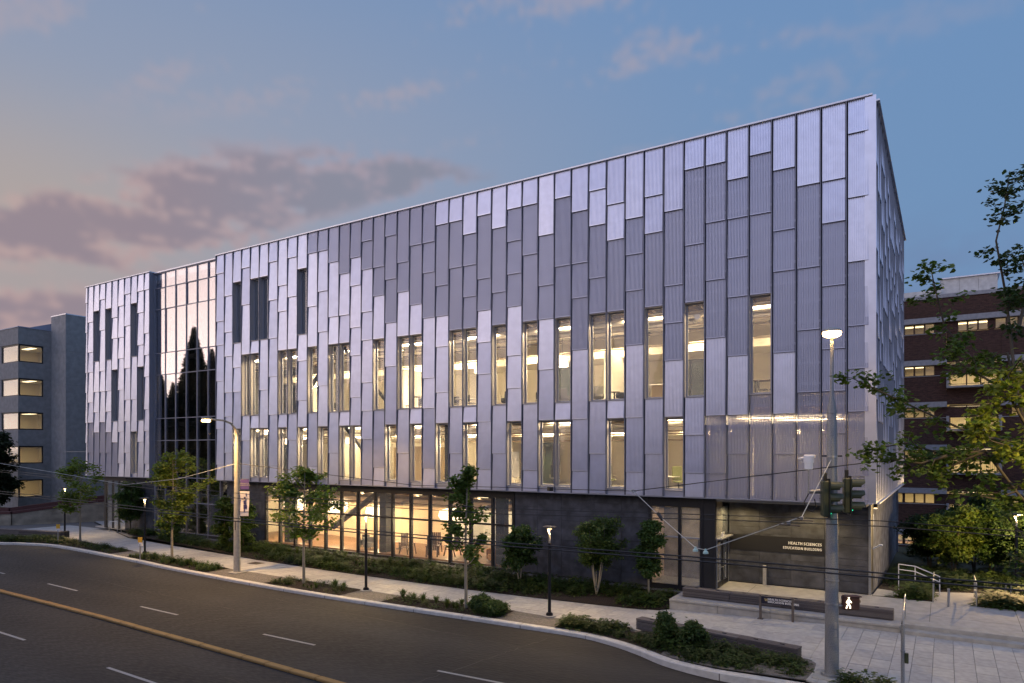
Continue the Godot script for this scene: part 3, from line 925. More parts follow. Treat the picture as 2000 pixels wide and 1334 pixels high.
func ground_floor(bl: Node3D) -> void:
	# storefront
	var x := [-37.95, -36.42, -34.85, -33.34, -31.83, -30.33, -28.82, -27.3, -25.83, -24.34, -22.84, -21.32, -19.81, -18.27, -16.86]
	var z := -0.5
	for i in x.size():
		part(bl, "mullion", bm(x[i] - 0.075, x[i] + 0.075, 0.45, 4.45, z - 0.18, z + 0.04), M.dark_frame)
	part(bl, "storefront_head", bm(-38.05, -16.78, 4.45, 4.86, z - 0.16, z + 0.03), M.dark_frame)
	part(bl, "storefront_sill", bm(-38.05, -16.78, 0.3, 0.5, z - 0.16, z + 0.05), M.dark_frame)
	for i in x.size() - 1:
		part(bl, "transom", bm(x[i] + 0.076, x[i + 1] - 0.076, 2.87, 2.97, z - 0.15, z + 0.02), M.dark_frame)
		part(bl, "shop_pane", bm(x[i] + 0.076, x[i + 1] - 0.076, 0.505, 2.865, z - 0.05, z - 0.035), M.pane)
		part(bl, "shop_pane", bm(x[i] + 0.076, x[i + 1] - 0.076, 2.975, 4.445, z - 0.05, z - 0.035), M.pane)
	# inner steel columns and braces
	for cx in [-36.25, -27.1, -18.1]:
		part(bl, "steel_column", bm(cx - 0.28, cx + 0.28, 0.5, 4.7, -1.5, -1.0), M.steel_black)
	for br in [[-31.9, 1.9, -27.5, 4.5], [-17.4, 4.4, -13.5, 1.6]]:
		part(bl, "steel_brace", tubem([Vector3(br[0], br[1], -1.25), Vector3(br[2], br[3], -1.25)], [0.2], 4), M.steel_black)
	# boarded walls
	cladding(bl, -42.4, -38.06, z, [-42.4, -41.0, -39.5, -38.06], 5, 0.42)
	cladding(bl, -16.77, -8.93, z, [-16.77, -15.33, -13.84, -11.92, -10.41, -8.93], 9, 0.42)
	cladding(bl, -56.3, -52.0, z, [-56.3, -54.9, -53.4, -52.0], 12, 0.42)
	cladding(bl, -5.6, 0.6, -2.75, [-5.6, -4.14, -2.69, -1.23, 0.6], 23, 0.68)
	part(bl, "corner_post", bm(0.6, 0.7, 0.6, 4.86, -2.9, -2.7), M.galvanised)
	part(bl, "corner_panel", bm(0.602, 0.66, 0.6, 4.86, -4.4, -2.92), M.sign_black)
	part(bl, "entrance_soffit", bm(-8.9, 0.6, 4.712, 4.716, -2.72, -0.54), M.sign_black)
	# sign band with the name
	var band := part(bl, "sign_band", bm(-5.54, -1.23, 2.24, 3.0, -2.744, -2.725), M.sign_black)
	for row in [["HEALTH SCIENCES", 2.725, -1.33, 1.46], ["EDUCATION BUILDING", 2.495, -1.33, 1.70]]:
		var t := TextMesh.new()
		t.text = row[0]
		t.font = face("Droid Sans")
		t.font_size = 32
		t.pixel_size = 0.0075
		t.depth = 0.015
		t.horizontal_alignment = HORIZONTAL_ALIGNMENT_RIGHT
		var w := t.get_aabb().size.x
		var o := part(band, "lettering", t, M.letter, Vector3(row[2], row[1], -2.718))
		o.scale = Vector3(row[3] / maxf(w, 0.1), row[3] / maxf(w, 0.1) * 1.05, 1.0)
	# glazed porch
	var g := -0.4
	for px in [-8.84, -7.34, -6.28, -5.68]:
		part(bl, "porch_post", bm(px - 0.07, px + 0.07, 0.42, 4.86, g - 0.16, g + 0.02), M.dark_frame)
	part(bl, "porch_column", bm(-6.2, -5.76, 0.42, 4.86, g - 0.5, g - 0.02), M.sign_black)
	part(bl, "porch_sill", bm(-8.93, -5.6, 0.3, 0.62, g - 0.15, g + 0.01), M.dark_frame)
	part(bl, "porch_head", bm(-8.93, -5.6, 4.4, 4.864, g - 0.15, g + 0.01), M.dark_frame)
	part(bl, "porch_transom", bm(-8.76, -6.36, 2.9, 2.97, g - 0.12, g + 0.015), M.frame)
	for s in [[-8.76, -7.42], [-7.26, -6.36]]:
		part(bl, "porch_pane", bm(s[0], s[1], 0.625, 2.895, g - 0.08, g - 0.065), M.pane_dark)
		part(bl, "porch_pane", bm(s[0], s[1], 2.975, 4.395, g - 0.08, g - 0.065), M.pane_dark)
	part(bl, "porch_floor", bm(-8.9, -5.7, 0.55, 0.605, -2.6, -0.42), M.plaza)
	# doors in the side of the porch
	for i in 2:
		var zc := -1.05 - i * 1.0
		var d := MB.new()
		d.bounds(-5.66, -5.58, 0.63, 2.85, zc - 0.48, zc - 0.4)
		d.bounds(-5.66, -5.58, 0.63, 2.85, zc + 0.4, zc + 0.48)
		d.bounds(-5.655, -5.585, 2.75, 2.85, zc - 0.399, zc + 0.399)
		d.bounds(-5.655, -5.585, 0.63, 0.85, zc - 0.399, zc + 0.399)
		var o := part(bl, "door", d.build(), M.dark_frame)
		part(o, "pane", bm(-5.628, -5.615, 0.852, 2.748, zc - 0.398, zc + 0.398), M.pane_dark)
		part(o, "handle", tubem([Vector3(-5.5, 1.0, zc + 0.32), Vector3(-5.5, 2.2, zc + 0.32)], [0.022], 8), M.stainless)
		part(o, "push_bar", tubem([Vector3(-5.52, 1.55, zc - 0.36), Vector3(-5.52, 1.55, zc + 0.36)], [0.02], 6), M.stainless)
	for zp in [-0.56, -2.56]:
		part(bl, "door_post", bm(-5.64, -5.56, 0.62, 2.95, zp - 0.03, zp + 0.03), M.galvanised)
	part(bl, "door_canopy", bm(-5.7, -5.35, 2.92, 2.98, -2.6, -0.5), M.frame)
	part(bl, "side_pane", bm(-5.63, -5.615, 2.99, 4.4, -2.6, -0.56), M.pane_dark)
	for n in 3:
		var t := TextMesh.new()
		t.text = "357"[n]
		t.font = face("Droid Sans")
		t.font_size = 32
		t.pixel_size = 0.011
		t.depth = 0.02
		part(bl, "house_number", t, M.letter, Vector3(-5.4, 3.14, -0.72 - n * 0.17), PI / 2)
	# downlights in the soffit over the entrance
	for q in [[-4.9, -1.5, "left"], [-1.7, -1.5, "right"]]:
		var dl := thing("soffit_downlight", "small round downlight in the entrance soffit, the %s of two" % q[2], "downlight", Vector3(q[0], 4.65, q[1]))
		part(dl, "housing", tubem([Vector3(0, 0.02, 0), Vector3(0, 0.06, 0)], [0.09], 12), M.steel_black)
		part(dl, "lamp_lens", tubem([Vector3(0, 0.0, 0), Vector3(0, 0.019, 0)], [0.07], 12), M.post_lamp_glow)
		spot(Vector3(q[0], 4.64, q[1]), Vector3(0, -1, -0.12), 11.0, 72.0, Color(1.0, 0.86, 0.6))
	# porch interior
	part(bl, "porch_back_wall", bm(-8.9, -5.9, 0.6, 4.7, -2.7, -2.6), M.retaining)
	for px in [-6.75, -6.45]:
		part(bl, "porch_radiator", tubem([Vector3(px, 0.7, -2.5), Vector3(px, 1.85, -2.5)], [0.08], 10), M.table_white)
	part(bl, "notice_board", bm(-7.1, -6.3, 2.05, 2.6, -2.598, -2.57), M.sign_black)
	# left end ground floor: glazed door bay
	part(bl, "door_bay_frame", bm(-59.9, -59.6, 0.3, 4.86, -0.7, -0.5), M.dark_frame)
	part(bl, "door_bay_frame", bm(-56.5, -56.31, 0.3, 4.86, -0.7, -0.5), M.dark_frame)
	part(bl, "door_bay_head", bm(-59.58, -56.52, 4.5, 4.86, -0.69, -0.5), M.dark_frame)
	for px in [-58.6, -57.6]:
		part(bl, "door_bay_mullion", bm(px - 0.05, px + 0.05, 0.3, 4.49, -0.68, -0.52), M.dark_frame)
	for s in [[-59.58, -58.66], [-58.54, -57.66], [-57.54, -56.52]]:
		part(bl, "door_bay_pane", bm(s[0], s[1], 0.32, 4.49, -0.6, -0.585), M.pane)
	part(bl, "corner_wall", bm(-61.9, -59.95, 0.0, 4.86, -4.2, -3.9), M.cladding)
	# wall lamp on the end wall
	var wl := thing("wall_lamp", "small lit wall lamp high on the grey end wall by the corner", "wall lamp", Vector3(0.62, 4.35, -5.0))
	part(wl, "housing", bm(0, 0.16, 0.05, 0.3, -0.1, 0.1), M.steel_black)
	part(wl, "lamp_lens", bm(0.02, 0.15, 0.0, 0.049, -0.08, 0.08), M.post_lamp_glow)
	spot(Vector3(0.76, 4.3, -5.0), Vector3(-0.12, -1, 0.0), 7.0, 50.0, Color(1.0, 0.9, 0.75))
	var wb := thing("wall_lamp", "small unlit white lamp bracket low on the dark corner of the end wall", "wall lamp", Vector3(0.66, 2.55, -4.0))
	part(wb, "bracket", tubem([Vector3(0, 0, 0), Vector3(0.3, 0.18, 0.0)], [0.03], 6), M.white_plastic)
	part(wb, "head", boxm(Vector3(0.16, 0.07, 0.12), 0.01), M.white_plastic, Vector3(0.34, 0.2, 0))

func face(called: String) -> SystemFont:
	if not cache.has(called):
		var f := SystemFont.new()
		f.font_names = PackedStringArray([called])
		f.font_weight = 600
		cache[called] = f
	return cache[called]

func curtain(bl: Node3D) -> void:
	# tall glazed stair hall set back between the two clad blocks
	var z := -0.45
	var xs := [-51.84, -50.35, -48.91, -47.47, -46.04, -44.63, -43.1]
	var ys := [0.6, 3.0, 4.97, 7.96, 9.77, 13.35, 15.13, 18.73, 20.48, 21.7]
	for x in xs: part(bl, "curtain_mullion", bm(x - 0.035, x + 0.035, 0.4, 21.75, z - 0.2, z + 0.05), M.fin)
	for j in ys.size():
		for i in xs.size() - 1:
			part(bl, "curtain_transom", bm(xs[i] + 0.036, xs[i + 1] - 0.036, ys[j] - 0.03, ys[j] + 0.03, z - 0.18, z + 0.035), M.fin)
	for j in ys.size() - 1:
		for i in xs.size() - 1:
			var o := part(bl, "curtain_pane", bm(xs[i] + 0.037, xs[i + 1] - 0.037, ys[j] + 0.032, ys[j + 1] - 0.032, z - 0.03, z - 0.012), M.pane_blue)
			o.rotation.y = rng.randf_range(-0.0006, 0.0006)
	part(bl, "curtain_cap", bm(-51.9, -43.06, 21.75, 21.85, -0.9, -0.35), M.coping)
	part(bl, "curtain_base", bm(-51.9, -42.42, 0.3, 0.58, z - 0.2, z + 0.04), M.dark_frame)
	for x in [[-52.1, -51.87], [-43.05, -42.9]]:
		part(bl, "return_panel", bm(x[0], x[1], LOW, TOP - 0.01, -0.9, -0.34), M.frame)
	# stair hall
	part(bl, "hall_side_wall", bm(-52.2, -51.95, 0.3, 20.9, -6, -0.92), M.cladding)
	part(bl, "hall_side_wall", bm(-43.0, -42.8, 0.3, 20.9, -6, -0.92), M.cladding)
	part(bl, "hall_floor", bm(-51.9, -43.0, 0.3, 0.55, -6, -0.7), M.plaza)
	part(bl, "hall_back_wall", bm(-51.9, -43.0, 0.3, 20.9, -6.2, -6.0), M.cladding)
	for y0 in [0.7, 5.2, 9.7]:
		for px in [[-48.2, -47.1], [-46.6, -45.4], [-44.9, -43.6]]: part(bl, "hall_panel", bm(px[0], px[1], y0, y0 + 3.6, -5.99, -5.93), M.cream)
	for x in [-50.0, -48.4, -46.9, -45.2]:
		part(bl, "hall_column", bm(x - 0.22, x + 0.22, 0.56, 20.8, -1.6, -1.15), M.steel_black)
	var y := 0.55
	for f in [5.05, 9.5, 14.9]:
		var mid: float = (y + f) * 0.5
		var m1 := MB.new()
		slope(m1, -44.4, y, -48.6, mid, -2.0, -3.3)
		part(bl, "stair_flight", m1.build(), M.steel_black)
		var m2 := MB.new()
		slope(m2, -48.6, mid, -44.4, f, -3.5, -4.8)
		part(bl, "stair_flight", m2.build(), M.steel_black)
		part(bl, "landing", bm(-50.9, -48.6, mid - 0.25, mid, -4.8, -2.0), M.steel_black)
		part(bl, "landing", bm(-44.4, -43.0, f - 0.3, f, -5.9, -1.7), M.steel_black)
		part(bl, "hall_floor_edge", bm(-51.9, -43.02, f - 0.35, f - 0.01, -1.14, -0.95), M.steel_black)
		var rail := MB.new()
		for h in [0.5, 1.0]:
			rail.tube([Vector3(-44.4, y + h, -2.0), Vector3(-48.6, mid + h, -2.0), Vector3(-50.9, mid + h, -2.0)], [0.03], 5)
			rail.tube([Vector3(-48.6, mid + h, -3.4), Vector3(-44.4, f + h, -3.4)], [0.03], 5)
		for k in 8:
			var t := k / 7.0
			rail.tube([Vector3(-44.4 - 4.2 * t, lerpf(y, mid, t), -2.0), Vector3(-44.4 - 4.2 * t, lerpf(y, mid, t) + 1.0, -2.0)], [0.022], 4)
		part(bl, "stair_railing", rail.build(), M.steel_black)
		y = f

func slope(m: MB, x0: float, y0: float, x1: float, y1: float, z0: float, z1: float) -> void:
	var n := 14
	for i in n:
		var xa := lerpf(x0, x1, i / float(n))
		var xb := lerpf(x0, x1, (i + 1) / float(n))
		var yy := lerpf(y0, y1, (i + 1) / float(n))
		m.bounds(minf(xa, xb), maxf(xa, xb), yy - 0.2, yy, z1, z0)
	var a := Vector3(x0, y0 - 0.05, z0 + 0.03)
	var b := Vector3(x1, y1 - 0.05, z0 + 0.03)
	for zz in [0.0, z1 - z0 - 0.06]:
		var d := Vector3(0, 0, zz)
		m.quad(a + d + Vector3(0, -0.32, 0), a + d + Vector3(0, 0.1, 0), b + d + Vector3(0, 0.1, 0), b + d + Vector3(0, -0.32, 0))

# ---------- lights ----------
func spot(at: Vector3, dir: Vector3, e: float, ang: float, col: Color, size := 0.08) -> void:
	var l := SpotLight3D.new()
	l.name = numbered(self, "spot")
	l.light_energy = e
	l.light_color = col
	l.spot_range = 60.0
	l.spot_attenuation = 2.0
	l.spot_angle = ang
	l.spot_angle_attenuation = 0.6
	l.light_size = size
	l.shadow_enabled = true
	add_child(l)
	l.position = at
	l.look_at(at + dir, Vector3.FORWARD if absf(dir.normalized().y) > 0.9 else Vector3.UP)

func omni(at: Vector3, e: float, col: Color, size := 0.1) -> void:
	var l := OmniLight3D.new()
	l.name = numbered(self, "bulb")
	l.light_energy = e
	l.light_color = col
	l.omni_range = 60.0
	l.omni_attenuation = 2.0
	l.light_size = size
	l.shadow_enabled = true
	add_child(l)
	l.position = at

func area(at: Vector3, sx: float, sz: float, e: float, col: Color) -> void:
	var l := AreaLight3D.new()
	l.name = numbered(self, "panel_bulb")
	l.area_size = Vector2(sx, sz)
	l.light_energy = e
	l.light_color = col
	l.area_range = 40.0
	l.area_attenuation = 2.0
	l.shadow_enabled = true
	add_child(l)
	l.position = at
	l.rotation.x = -PI / 2

# ---------- buildings to either side ----------
func side_buildings() -> void:
	concrete_block()
	brick_block()
	opposite()

func concrete_block() -> void:
	var o := thing("concrete_building", "grey concrete block at the left edge with lit corner windows on five floors", "building", Vector3(-77.4, 0, -0.9))
	var off := Vector3(77.4, 0, 0.9)
	var solid := [[0.0, 2.3]]
	for i in 4: solid.append([4.13 + 3.51 * i, 2.3 + 3.51 * (i + 1)])
	solid.append([18.18, 19.9])
	for s in solid:
		part(o, "spandrel", bm(-100.0, -77.4, s[0], s[1] - 0.004, -24.0, -0.9), M.concrete_dark, off)
	part(o, "parapet_cap", bm(-100.0, -77.35, 19.9, 20.0, -24.0, -0.85), M.roof_metal, off)
	var roof := MB.new()
	roof.quad(Vector3(-100, 20.0, -1.9), Vector3(-100, 21.4, -6), Vector3(-78.4, 21.4, -6), Vector3(-78.4, 20.0, -1.9))
	roof.quad(Vector3(-78.4, 20.0, -1.9), Vector3(-78.4, 21.4, -6), Vector3(-78.4, 21.4, -20), Vector3(-78.4, 20.0, -20))
	part(o, "sloped_roof", roof.build(), M.roof_metal, off)
	# stair tower
	var y := 0.0
	while y < 21.3:
		var h := minf(3.51, 21.4 - y)
		part(o, "tower_lift", bm(-77.39, -74.3, y + 0.012, y + h, -13.0, -4.0), M.concrete_tower, off)
		y += h
	part(o, "tower_cap", bm(-77.42, -74.27, 21.4, 21.5, -13.0, -3.97), M.coping, off)
	for i in 5:
		var a := 2.3 + 3.51 * i
		var b := 4.13 + 3.51 * i
		part(o, "pier", bm(-77.58, -77.401, a, b, -5.2, -3.25), M.concrete_dark, off)
		part(o, "pier", bm(-82.4, -81.3, a, b, -1.2, -0.92), M.concrete_dark, off)
		part(o, "room_wall", bm(-83.2, -83.0, a, b, -5.2, -1.2), M.cream, off)
		part(o, "room_wall", bm(-83.0, -77.6, a, b, -5.4, -5.2), M.cream, off)
		part(o, "room_ceiling", bm(-83.0, -77.7, b - 0.06, b - 0.01, -5.19, -1.1), M.white_wall, off)
		part(o, "room_door", bm(-80.6 + 0.1 * (i % 2), -79.6, a, a + 1.65, -5.19, -5.14), M.birch, off)
		var f := MB.new()
		f.bounds(-77.56, -77.44, a, b, -1.1, -0.94)
		f.bounds(-77.55, -77.45, a, b, -3.24, -3.14)
		f.bounds(-77.55, -77.45, a, a + 0.1, -3.13, -1.11)
		f.bounds(-77.55, -77.45, b - 0.14, b, -3.13, -1.11)
		f.bounds(-81.29, -77.57, a, a + 0.1, -1.09, -0.99)
		f.bounds(-81.29, -77.57, b - 0.14, b, -1.09, -0.99)
		f.bounds(-81.29, -81.19, a + 0.101, b - 0.141, -1.09, -0.99)
		var w := part(o, "corner_window", f.build(), M.dark_frame, off)
		part(w, "pane", bm(-77.51, -77.5, a + 0.1, b - 0.14, -3.14, -1.1), M.pane)
		part(w, "pane", bm(-81.19, -77.56, a + 0.1, b - 0.14, -1.04, -1.03), M.pane)
		area(Vector3(-80.0, b - 0.12, -3.0), 2.0, 0.6, 4.5, Color(1.0, 0.84, 0.5))
		var lf := part(o, "ceiling_light", bm(-81.0, -79.0, b - 0.1, b - 0.062, -3.3, -2.7), M.tube_light, off)
		lf.set_meta("label", "lit ceiling light")
	# lawn, brick edged slope and retaining wall beside the forecourt
	struct("lawn", sheet(pv([[-110, 3.5], [-76.0, 2.2], [-72.0, -7.0], [-72.0, -24], [-110, -24]]), func(p): return 1.15 + 0.16 * clampf((-2.0 - p.y) / 4.0, 0, 1.5)), M.lawn)
	var rw := thing("retaining_wall", "long pale retaining wall with a dark red brick edge beside the forecourt", "retaining wall", Vector3(-70, 0, 0))
	var pts := [Vector3(-80, 1.0, 7.5), Vector3(-72.4, 1.05, 1.6), Vector3(-69.2, 1.9, -4.6), Vector3(-67.3, 2.4, -8.6), Vector3(-66.0, 2.6, -14.0)]
	for i in pts.size() - 1:
		var a: Vector3 = pts[i]
		var b: Vector3 = pts[i + 1]
		var n := int((b - a).length() / 1.9)
		for k in n:
			var p: Vector3 = a.lerp(b, float(k) / n)
			var q: Vector3 = a.lerp(b, (k + 1.0) / n)
			var dv := Vector3(q.x - p.x, 0, q.z - p.z).normalized()
			var sd := dv.cross(Vector3.UP) * 0.28
			var m := MB.new()
			wall_piece(m, p, q, sd, -0.1, 0.0)
			part(rw, "wall_panel", m.build(), M.retaining, Vector3(70, 0, 0))
			var c := MB.new()
			wall_piece(c, p + Vector3(0, 0.25, 0) - dv * 0.0, q + Vector3(0, 0.25, 0) - dv * 0.02, sd * 1.15, 99.0, 0.24)
			part(rw, "brick_edge", c.build(), M.coping_brick, Vector3(70, 0, 0))
			var c2 := MB.new()
			wall_piece(c2, p + Vector3(-0.9, 0.55, -0.2), q + Vector3(-0.9, 0.55, -0.2) - dv * 0.02, sd * 1.1, 99.0, 0.42)
			part(rw, "brick_step", c2.build(), M.coping_brick, Vector3(70, 0, 0))

func wall_piece(m: MB, p: Vector3, q: Vector3, sd: Vector3, base: float, h: float) -> void:
	var lo0 := Vector3(p.x, base if base < 50.0 else p.y - h, p.z)
	var lo1 := Vector3(q.x, base if base < 50.0 else q.y - h, q.z)
	var c := (lo0 + q) * 0.5
	m.out_quad(c, lo0 + sd, p + sd, q + sd, lo1 + sd)
	m.out_quad(c, lo0 - sd, p - sd, q - sd, lo1 - sd)
	m.out_quad(c, p - sd, p + sd, q + sd, q - sd)
	m.out_quad(c, lo0 - sd, lo0 + sd, p + sd, p - sd)
	m.out_quad(c, lo1 - sd, lo1 + sd, q + sd, q - sd)

func brick_block() -> void:
	var o := thing("brick_building", "dark red brick building at the right edge with lit strip windows and balconies", "building", Vector3(4, -2.4, -38))
	var off := Vector3(-4, 2.4, 38)
	var z := -38.0
	var rows := [17.33, 13.65, 10.0, 6.3, 2.52, -1.15]
	var tops := [20.31]
	# brick bands between the window strips; the balcony bay interrupts the lower ones
	for i in rows.size():
		var top: float = 20.31 if i == 0 else rows[i - 1] - 0.06
		var bot: float = rows[i] + 0.95
		if i == 0:
			part(o, "brick_wall", bm(-12, 40, bot + 0.4, top, z - 0.4, z), M.brick_red, off)
		else:
			part(o, "brick_wall", bm(-12, 3.58, bot + 0.4, top, z - 0.4, z), M.brick_red, off)
			part(o, "brick_wall", bm(7.45, 40, bot + 0.4, top, z - 0.4, z), M.brick_red, off)
			var btop: float = rows[i - 1] - 1.2 if i > 1 else top
			part(o, "brick_wall", bm(3.59, 7.44, rows[i] + 1.1, btop, z - 0.4, z - 0.02), M.brick_red, off)
		part(o, "pale_lintel", bm(-12, 3.62, bot - 0.06, bot + 0.398, z - 0.6, z + (0.35 if i > 0 else 0.2)), M.pale_band, off)
		if i == 0: part(o, "pale_lintel", bm(3.63, 40, bot - 0.06, bot + 0.398, z - 0.6, z + 0.2), M.pale_band, off)
		else: part(o, "pale_lintel", bm(7.41, 40, bot - 0.06, bot + 0.398, z - 0.6, z + 0.35), M.pale_band, off)
		part(o, "window_sill", bm(-12, 3.57, rows[i] - 0.058, rows[i] - 0.004, z - 0.5, z + 0.04), M.pale_band, off)
		part(o, "window_sill", bm(7.46, 40, rows[i] - 0.058, rows[i] - 0.004, z - 0.5, z + 0.04), M.pale_band, off)
		var lit := true
		var groups := [[-1.9, 0.35, 3], [0.42, 2.74, 3], [8.1, 10.6, 3], [11.4, 14.0, 3]]
		if i == 0: groups = [[-1.9, 0.35, 3], [0.42, 2.74, 3], [4.38, 6.57, 3], [7.0, 9.4, 3], [10, 13, 3]]
		var last := -12.0
		for g in groups:
			part(o, "brick_pier", bm(last, g[0], rows[i], bot - 0.064, z - 0.5, z - 0.12), M.brick_red, off)
			last = g[1]
			var n: int = g[2]
			var w: float = (g[1] - g[0]) / n
			for k in n:
				var a: float = g[0] + w * k
				var f := MB.new()
				f.bounds(a + 0.002, a + 0.07, rows[i], bot - 0.065, z - 0.28, z - 0.18)
				f.bounds(a + w - 0.07, a + w - 0.002, rows[i], bot - 0.065, z - 0.28, z - 0.18)
				f.bounds(a + 0.071, a + w - 0.071, rows[i], rows[i] + 0.06, z - 0.28, z - 0.18)
				f.bounds(a + 0.071, a + w - 0.071, bot - 0.13, bot - 0.065, z - 0.28, z - 0.18)
				var win := part(o, "window", f.build(), M.walnut, off)
				part(win, "pane", bm(a + 0.072, a + w - 0.072, rows[i] + 0.06, bot - 0.13, z - 0.24, z - 0.23), M.pane)
		part(o, "brick_pier", bm(last, 3.57 if i > 0 else 40.0, rows[i], bot - 0.064, z - 0.5, z - 0.12) if last < 3.5 or i == 0 else bm(last, 40, rows[i], bot - 0.064, z - 0.5, z - 0.12), M.brick_red, off)
		if i > 0:
			part(o, "brick_pier", bm(2.76, 3.57, rows[i], bot - 0.065, z - 0.49, z - 0.13), M.brick_red, off)
		part(o, "room_back", bm(-11.9, 39.9, rows[i] - 1.3, bot + 0.5, z - 5.4, z - 5.2), M.cream, off)
		part(o, "room_floor", bm(-11.9, 39.9, rows[i] - 1.28, rows[i] - 1.22, z - 5.19, z - 0.51), M.carpet, off)
		part(o, "room_ceiling", bm(-11.9, 39.9, bot + 0.3, bot + 0.39, z - 5.19, z - 0.41), M.white_wall, off)
		if lit:
			area(Vector3(0.6, bot - 0.02, z - 2.2), 3.5, 0.5, 13.0, Color(1.0, 0.85, 0.52))
			area(Vector3(5.5, bot - 0.02, z - 2.2), 2.6, 0.5, 22.0, Color(1.0, 0.86, 0.55))
			area(Vector3(10.5, bot - 0.02, z - 2.2), 2.6, 0.5, 8.0, Color(1.0, 0.85, 0.52))
			for lx in [0.6, 5.5, 10.5]:
				part(o, "ceiling_light", bm(lx - 1.3, lx + 1.3, bot + 0.0, bot + 0.04, z - 2.5, z - 1.9), M.tube_light, off)
		if i in [1, 2, 3, 4]:
			balcony(o, off, rows[i] - 1.02, rows[i] + 1.06, z)
	part(o, "parapet", bm(-12, 40, 20.31, 20.62, z - 20, z + 0.08), M.pale_band, off)
	part(o, "penthouse_wall", bm(-12, 3.2, 20.62, 21.3, z - 12, z - 1.2), M.penthouse, off)
	for k in 3:
		part(o, "penthouse_panel", bm(3.2 + k * 1.36, 3.2 + k * 1.36 + 1.345, 20.62, 22.2, z - 9, z - 1.5), M.penthouse, off)
	part(o, "penthouse_cap", bm(3.1, 7.45, 22.2, 22.3, z - 9.1, z - 1.35), M.coping, off)
	part(o, "rear_block", bm(-12, 40, -2.6, 20.3, z - 20, z - 5.5), M.brick_red, off)
	part(o, "plinth", bm(-12, 40, -3.2, -1.22, z - 4.3, z + 0.02), M.brick_red, off)

func balcony(o: Node3D, off: Vector3, y0: float, y1: float, z: float) -> void:
	var f := MB.new()
	f.bounds(3.58, 7.45, y0 - 0.16, y0, z - 0.3, z + 0.9)
	f.bounds(3.58, 3.78, y0 + 0.001, y0 + 1.1, z - 0.3, z + 0.9)
	f.bounds(7.25, 7.45, y0 + 0.001, y0 + 1.1, z - 0.3, z + 0.9)
	var b := part(o, "balcony", f.build(), M.pale_band, off)
	var r := MB.new()
	r.tube([Vector3(3.8, y0 + 0.98, z + 0.82), Vector3(7.23, y0 + 0.98, z + 0.82)], [0.025], 5)
	r.tube([Vector3(3.8, y0 + 0.12, z + 0.82), Vector3(7.23, y0 + 0.12, z + 0.82)], [0.02], 5)
	for k in 25:
		var x := 3.85 + k * 0.14
		r.tube([Vector3(x, y0 + 0.12, z + 0.82), Vector3(x, y0 + 0.98, z + 0.82)], [0.011], 4)
	part(b, "railing", r.build(), M.steel_black)
	var w := MB.new()
	for x in [3.8, 5.0, 6.0, 7.16]:
		w.bounds(x, x + 0.08, y0, y1, z - 0.34, z - 0.24)
	w.bounds(3.881, 4.999, y1 - 0.08, y1, z - 0.34, z - 0.24)
	w.bounds(5.081, 5.999, y1 - 0.08, y1, z - 0.34, z - 0.24)
	w.bounds(6.081, 7.159, y1 - 0.08, y1, z - 0.34, z - 0.24)
	var g := part(o, "balcony_window", w.build(), M.walnut, off)
	for s in [[3.88, 5.0], [5.08, 6.0], [6.08, 7.16]]:
		part(g, "pane", bm(s[0], s[1], y0, y1 - 0.08, z - 0.3, z - 0.29), M.pane)

func opposite() -> void:
	# tall firs across the street: seen only as a reflection in the stair hall glass
	var r := RandomNumberGenerator.new()
	r.seed = 5
	var places := [[-128, 56, 27], [-112, 50, 23], [-98, 58, 26], [-84, 54, 21], [-144, 52, 24], [-70, 60, 23], [-56, 54, 18], [-42, 60, 22], [-27, 56, 17], [-12, 62, 20], [4, 60, 16], [20, 64, 19], [36, 60, 17], [52, 64, 21], [-160, 60, 26], [-104, 66, 24], [-62, 68, 24], [-138, 47, 23], [-133, 51, 22], [-130, 46, 25], [-126, 52, 29], [-121, 48, 32], [-117, 53, 33], [-114, 47, 27], [-108, 46, 22], [-136, 56, 24], [-92, 50, 20], [-77, 56, 24], [-63, 53, 22], [-49, 57, 25], [-35, 54, 23], [-20, 58, 25], [-5, 56, 22], [12, 58, 24], [28, 56, 23], [44, 58, 22], [60, 60, 24], [-31, 66, 27], [-8, 68, 26], [16, 70, 27]]
	var protos := []
	for i in places.size():
		var q: Array = places[i]
		var lab := "dark fir across the street, seen in reflection, %s from the left end of its row" % ordinal(i + 1)
		if i >= 3:
			var c := dup(protos[i % 3], Vector3(q[0], -0.4, q[1]), i * 1.1, lab, "firs across the street")
			c.scale = Vector3.ONE * q[2] / 25.0
			continue
		var t := thing("fir_tree", lab, "tree", Vector3(q[0], -0.4, q[1]), 0.0, "firs across the street")
		t.set_meta("base_name", "fir_tree")
		protos.append(t)
		t.scale = Vector3.ONE * q[2] / 25.0
		var h := 25.0
		part(t, "trunk", tubem([Vector3.ZERO, Vector3(0.2, h * 0.5, 0), Vector3(0, h, 0.1)], [0.4, 0.22, 0.03], 7), M.bark)
		var m := MB.new()
		for k in int(h * 120):
			var u := r.randf()
			var y := h * (0.08 + 0.91 * u)
			var reach := (1.0 - u) * h * 0.22 * r.randf_range(0.6, 1.15) + 0.3
			var a := r.randf() * TAU
			var d := Vector3(cos(a), -0.28 + 0.3 * u, sin(a)).normalized()
			var s := d.cross(Vector3.UP).normalized() * reach * 0.13
			var p := Vector3(0, y, 0)
			for c in 3:
				var b0 := p + d * reach * (0.2 + 0.25 * c)
				var e := p + d * reach * (0.55 + 0.25 * c) + Vector3(0, r.randf_range(-0.5, 0.1), 0)
				m.tri(b0 - s * 0.6, e, b0 + s * 0.6 + Vector3(0, -0.25, 0))
				m.tri(b0 + Vector3(0, 0.2, 0), e + s, b0 + Vector3(0, -0.4, 0))
		part(t, "crown", m.build(), M.fir)

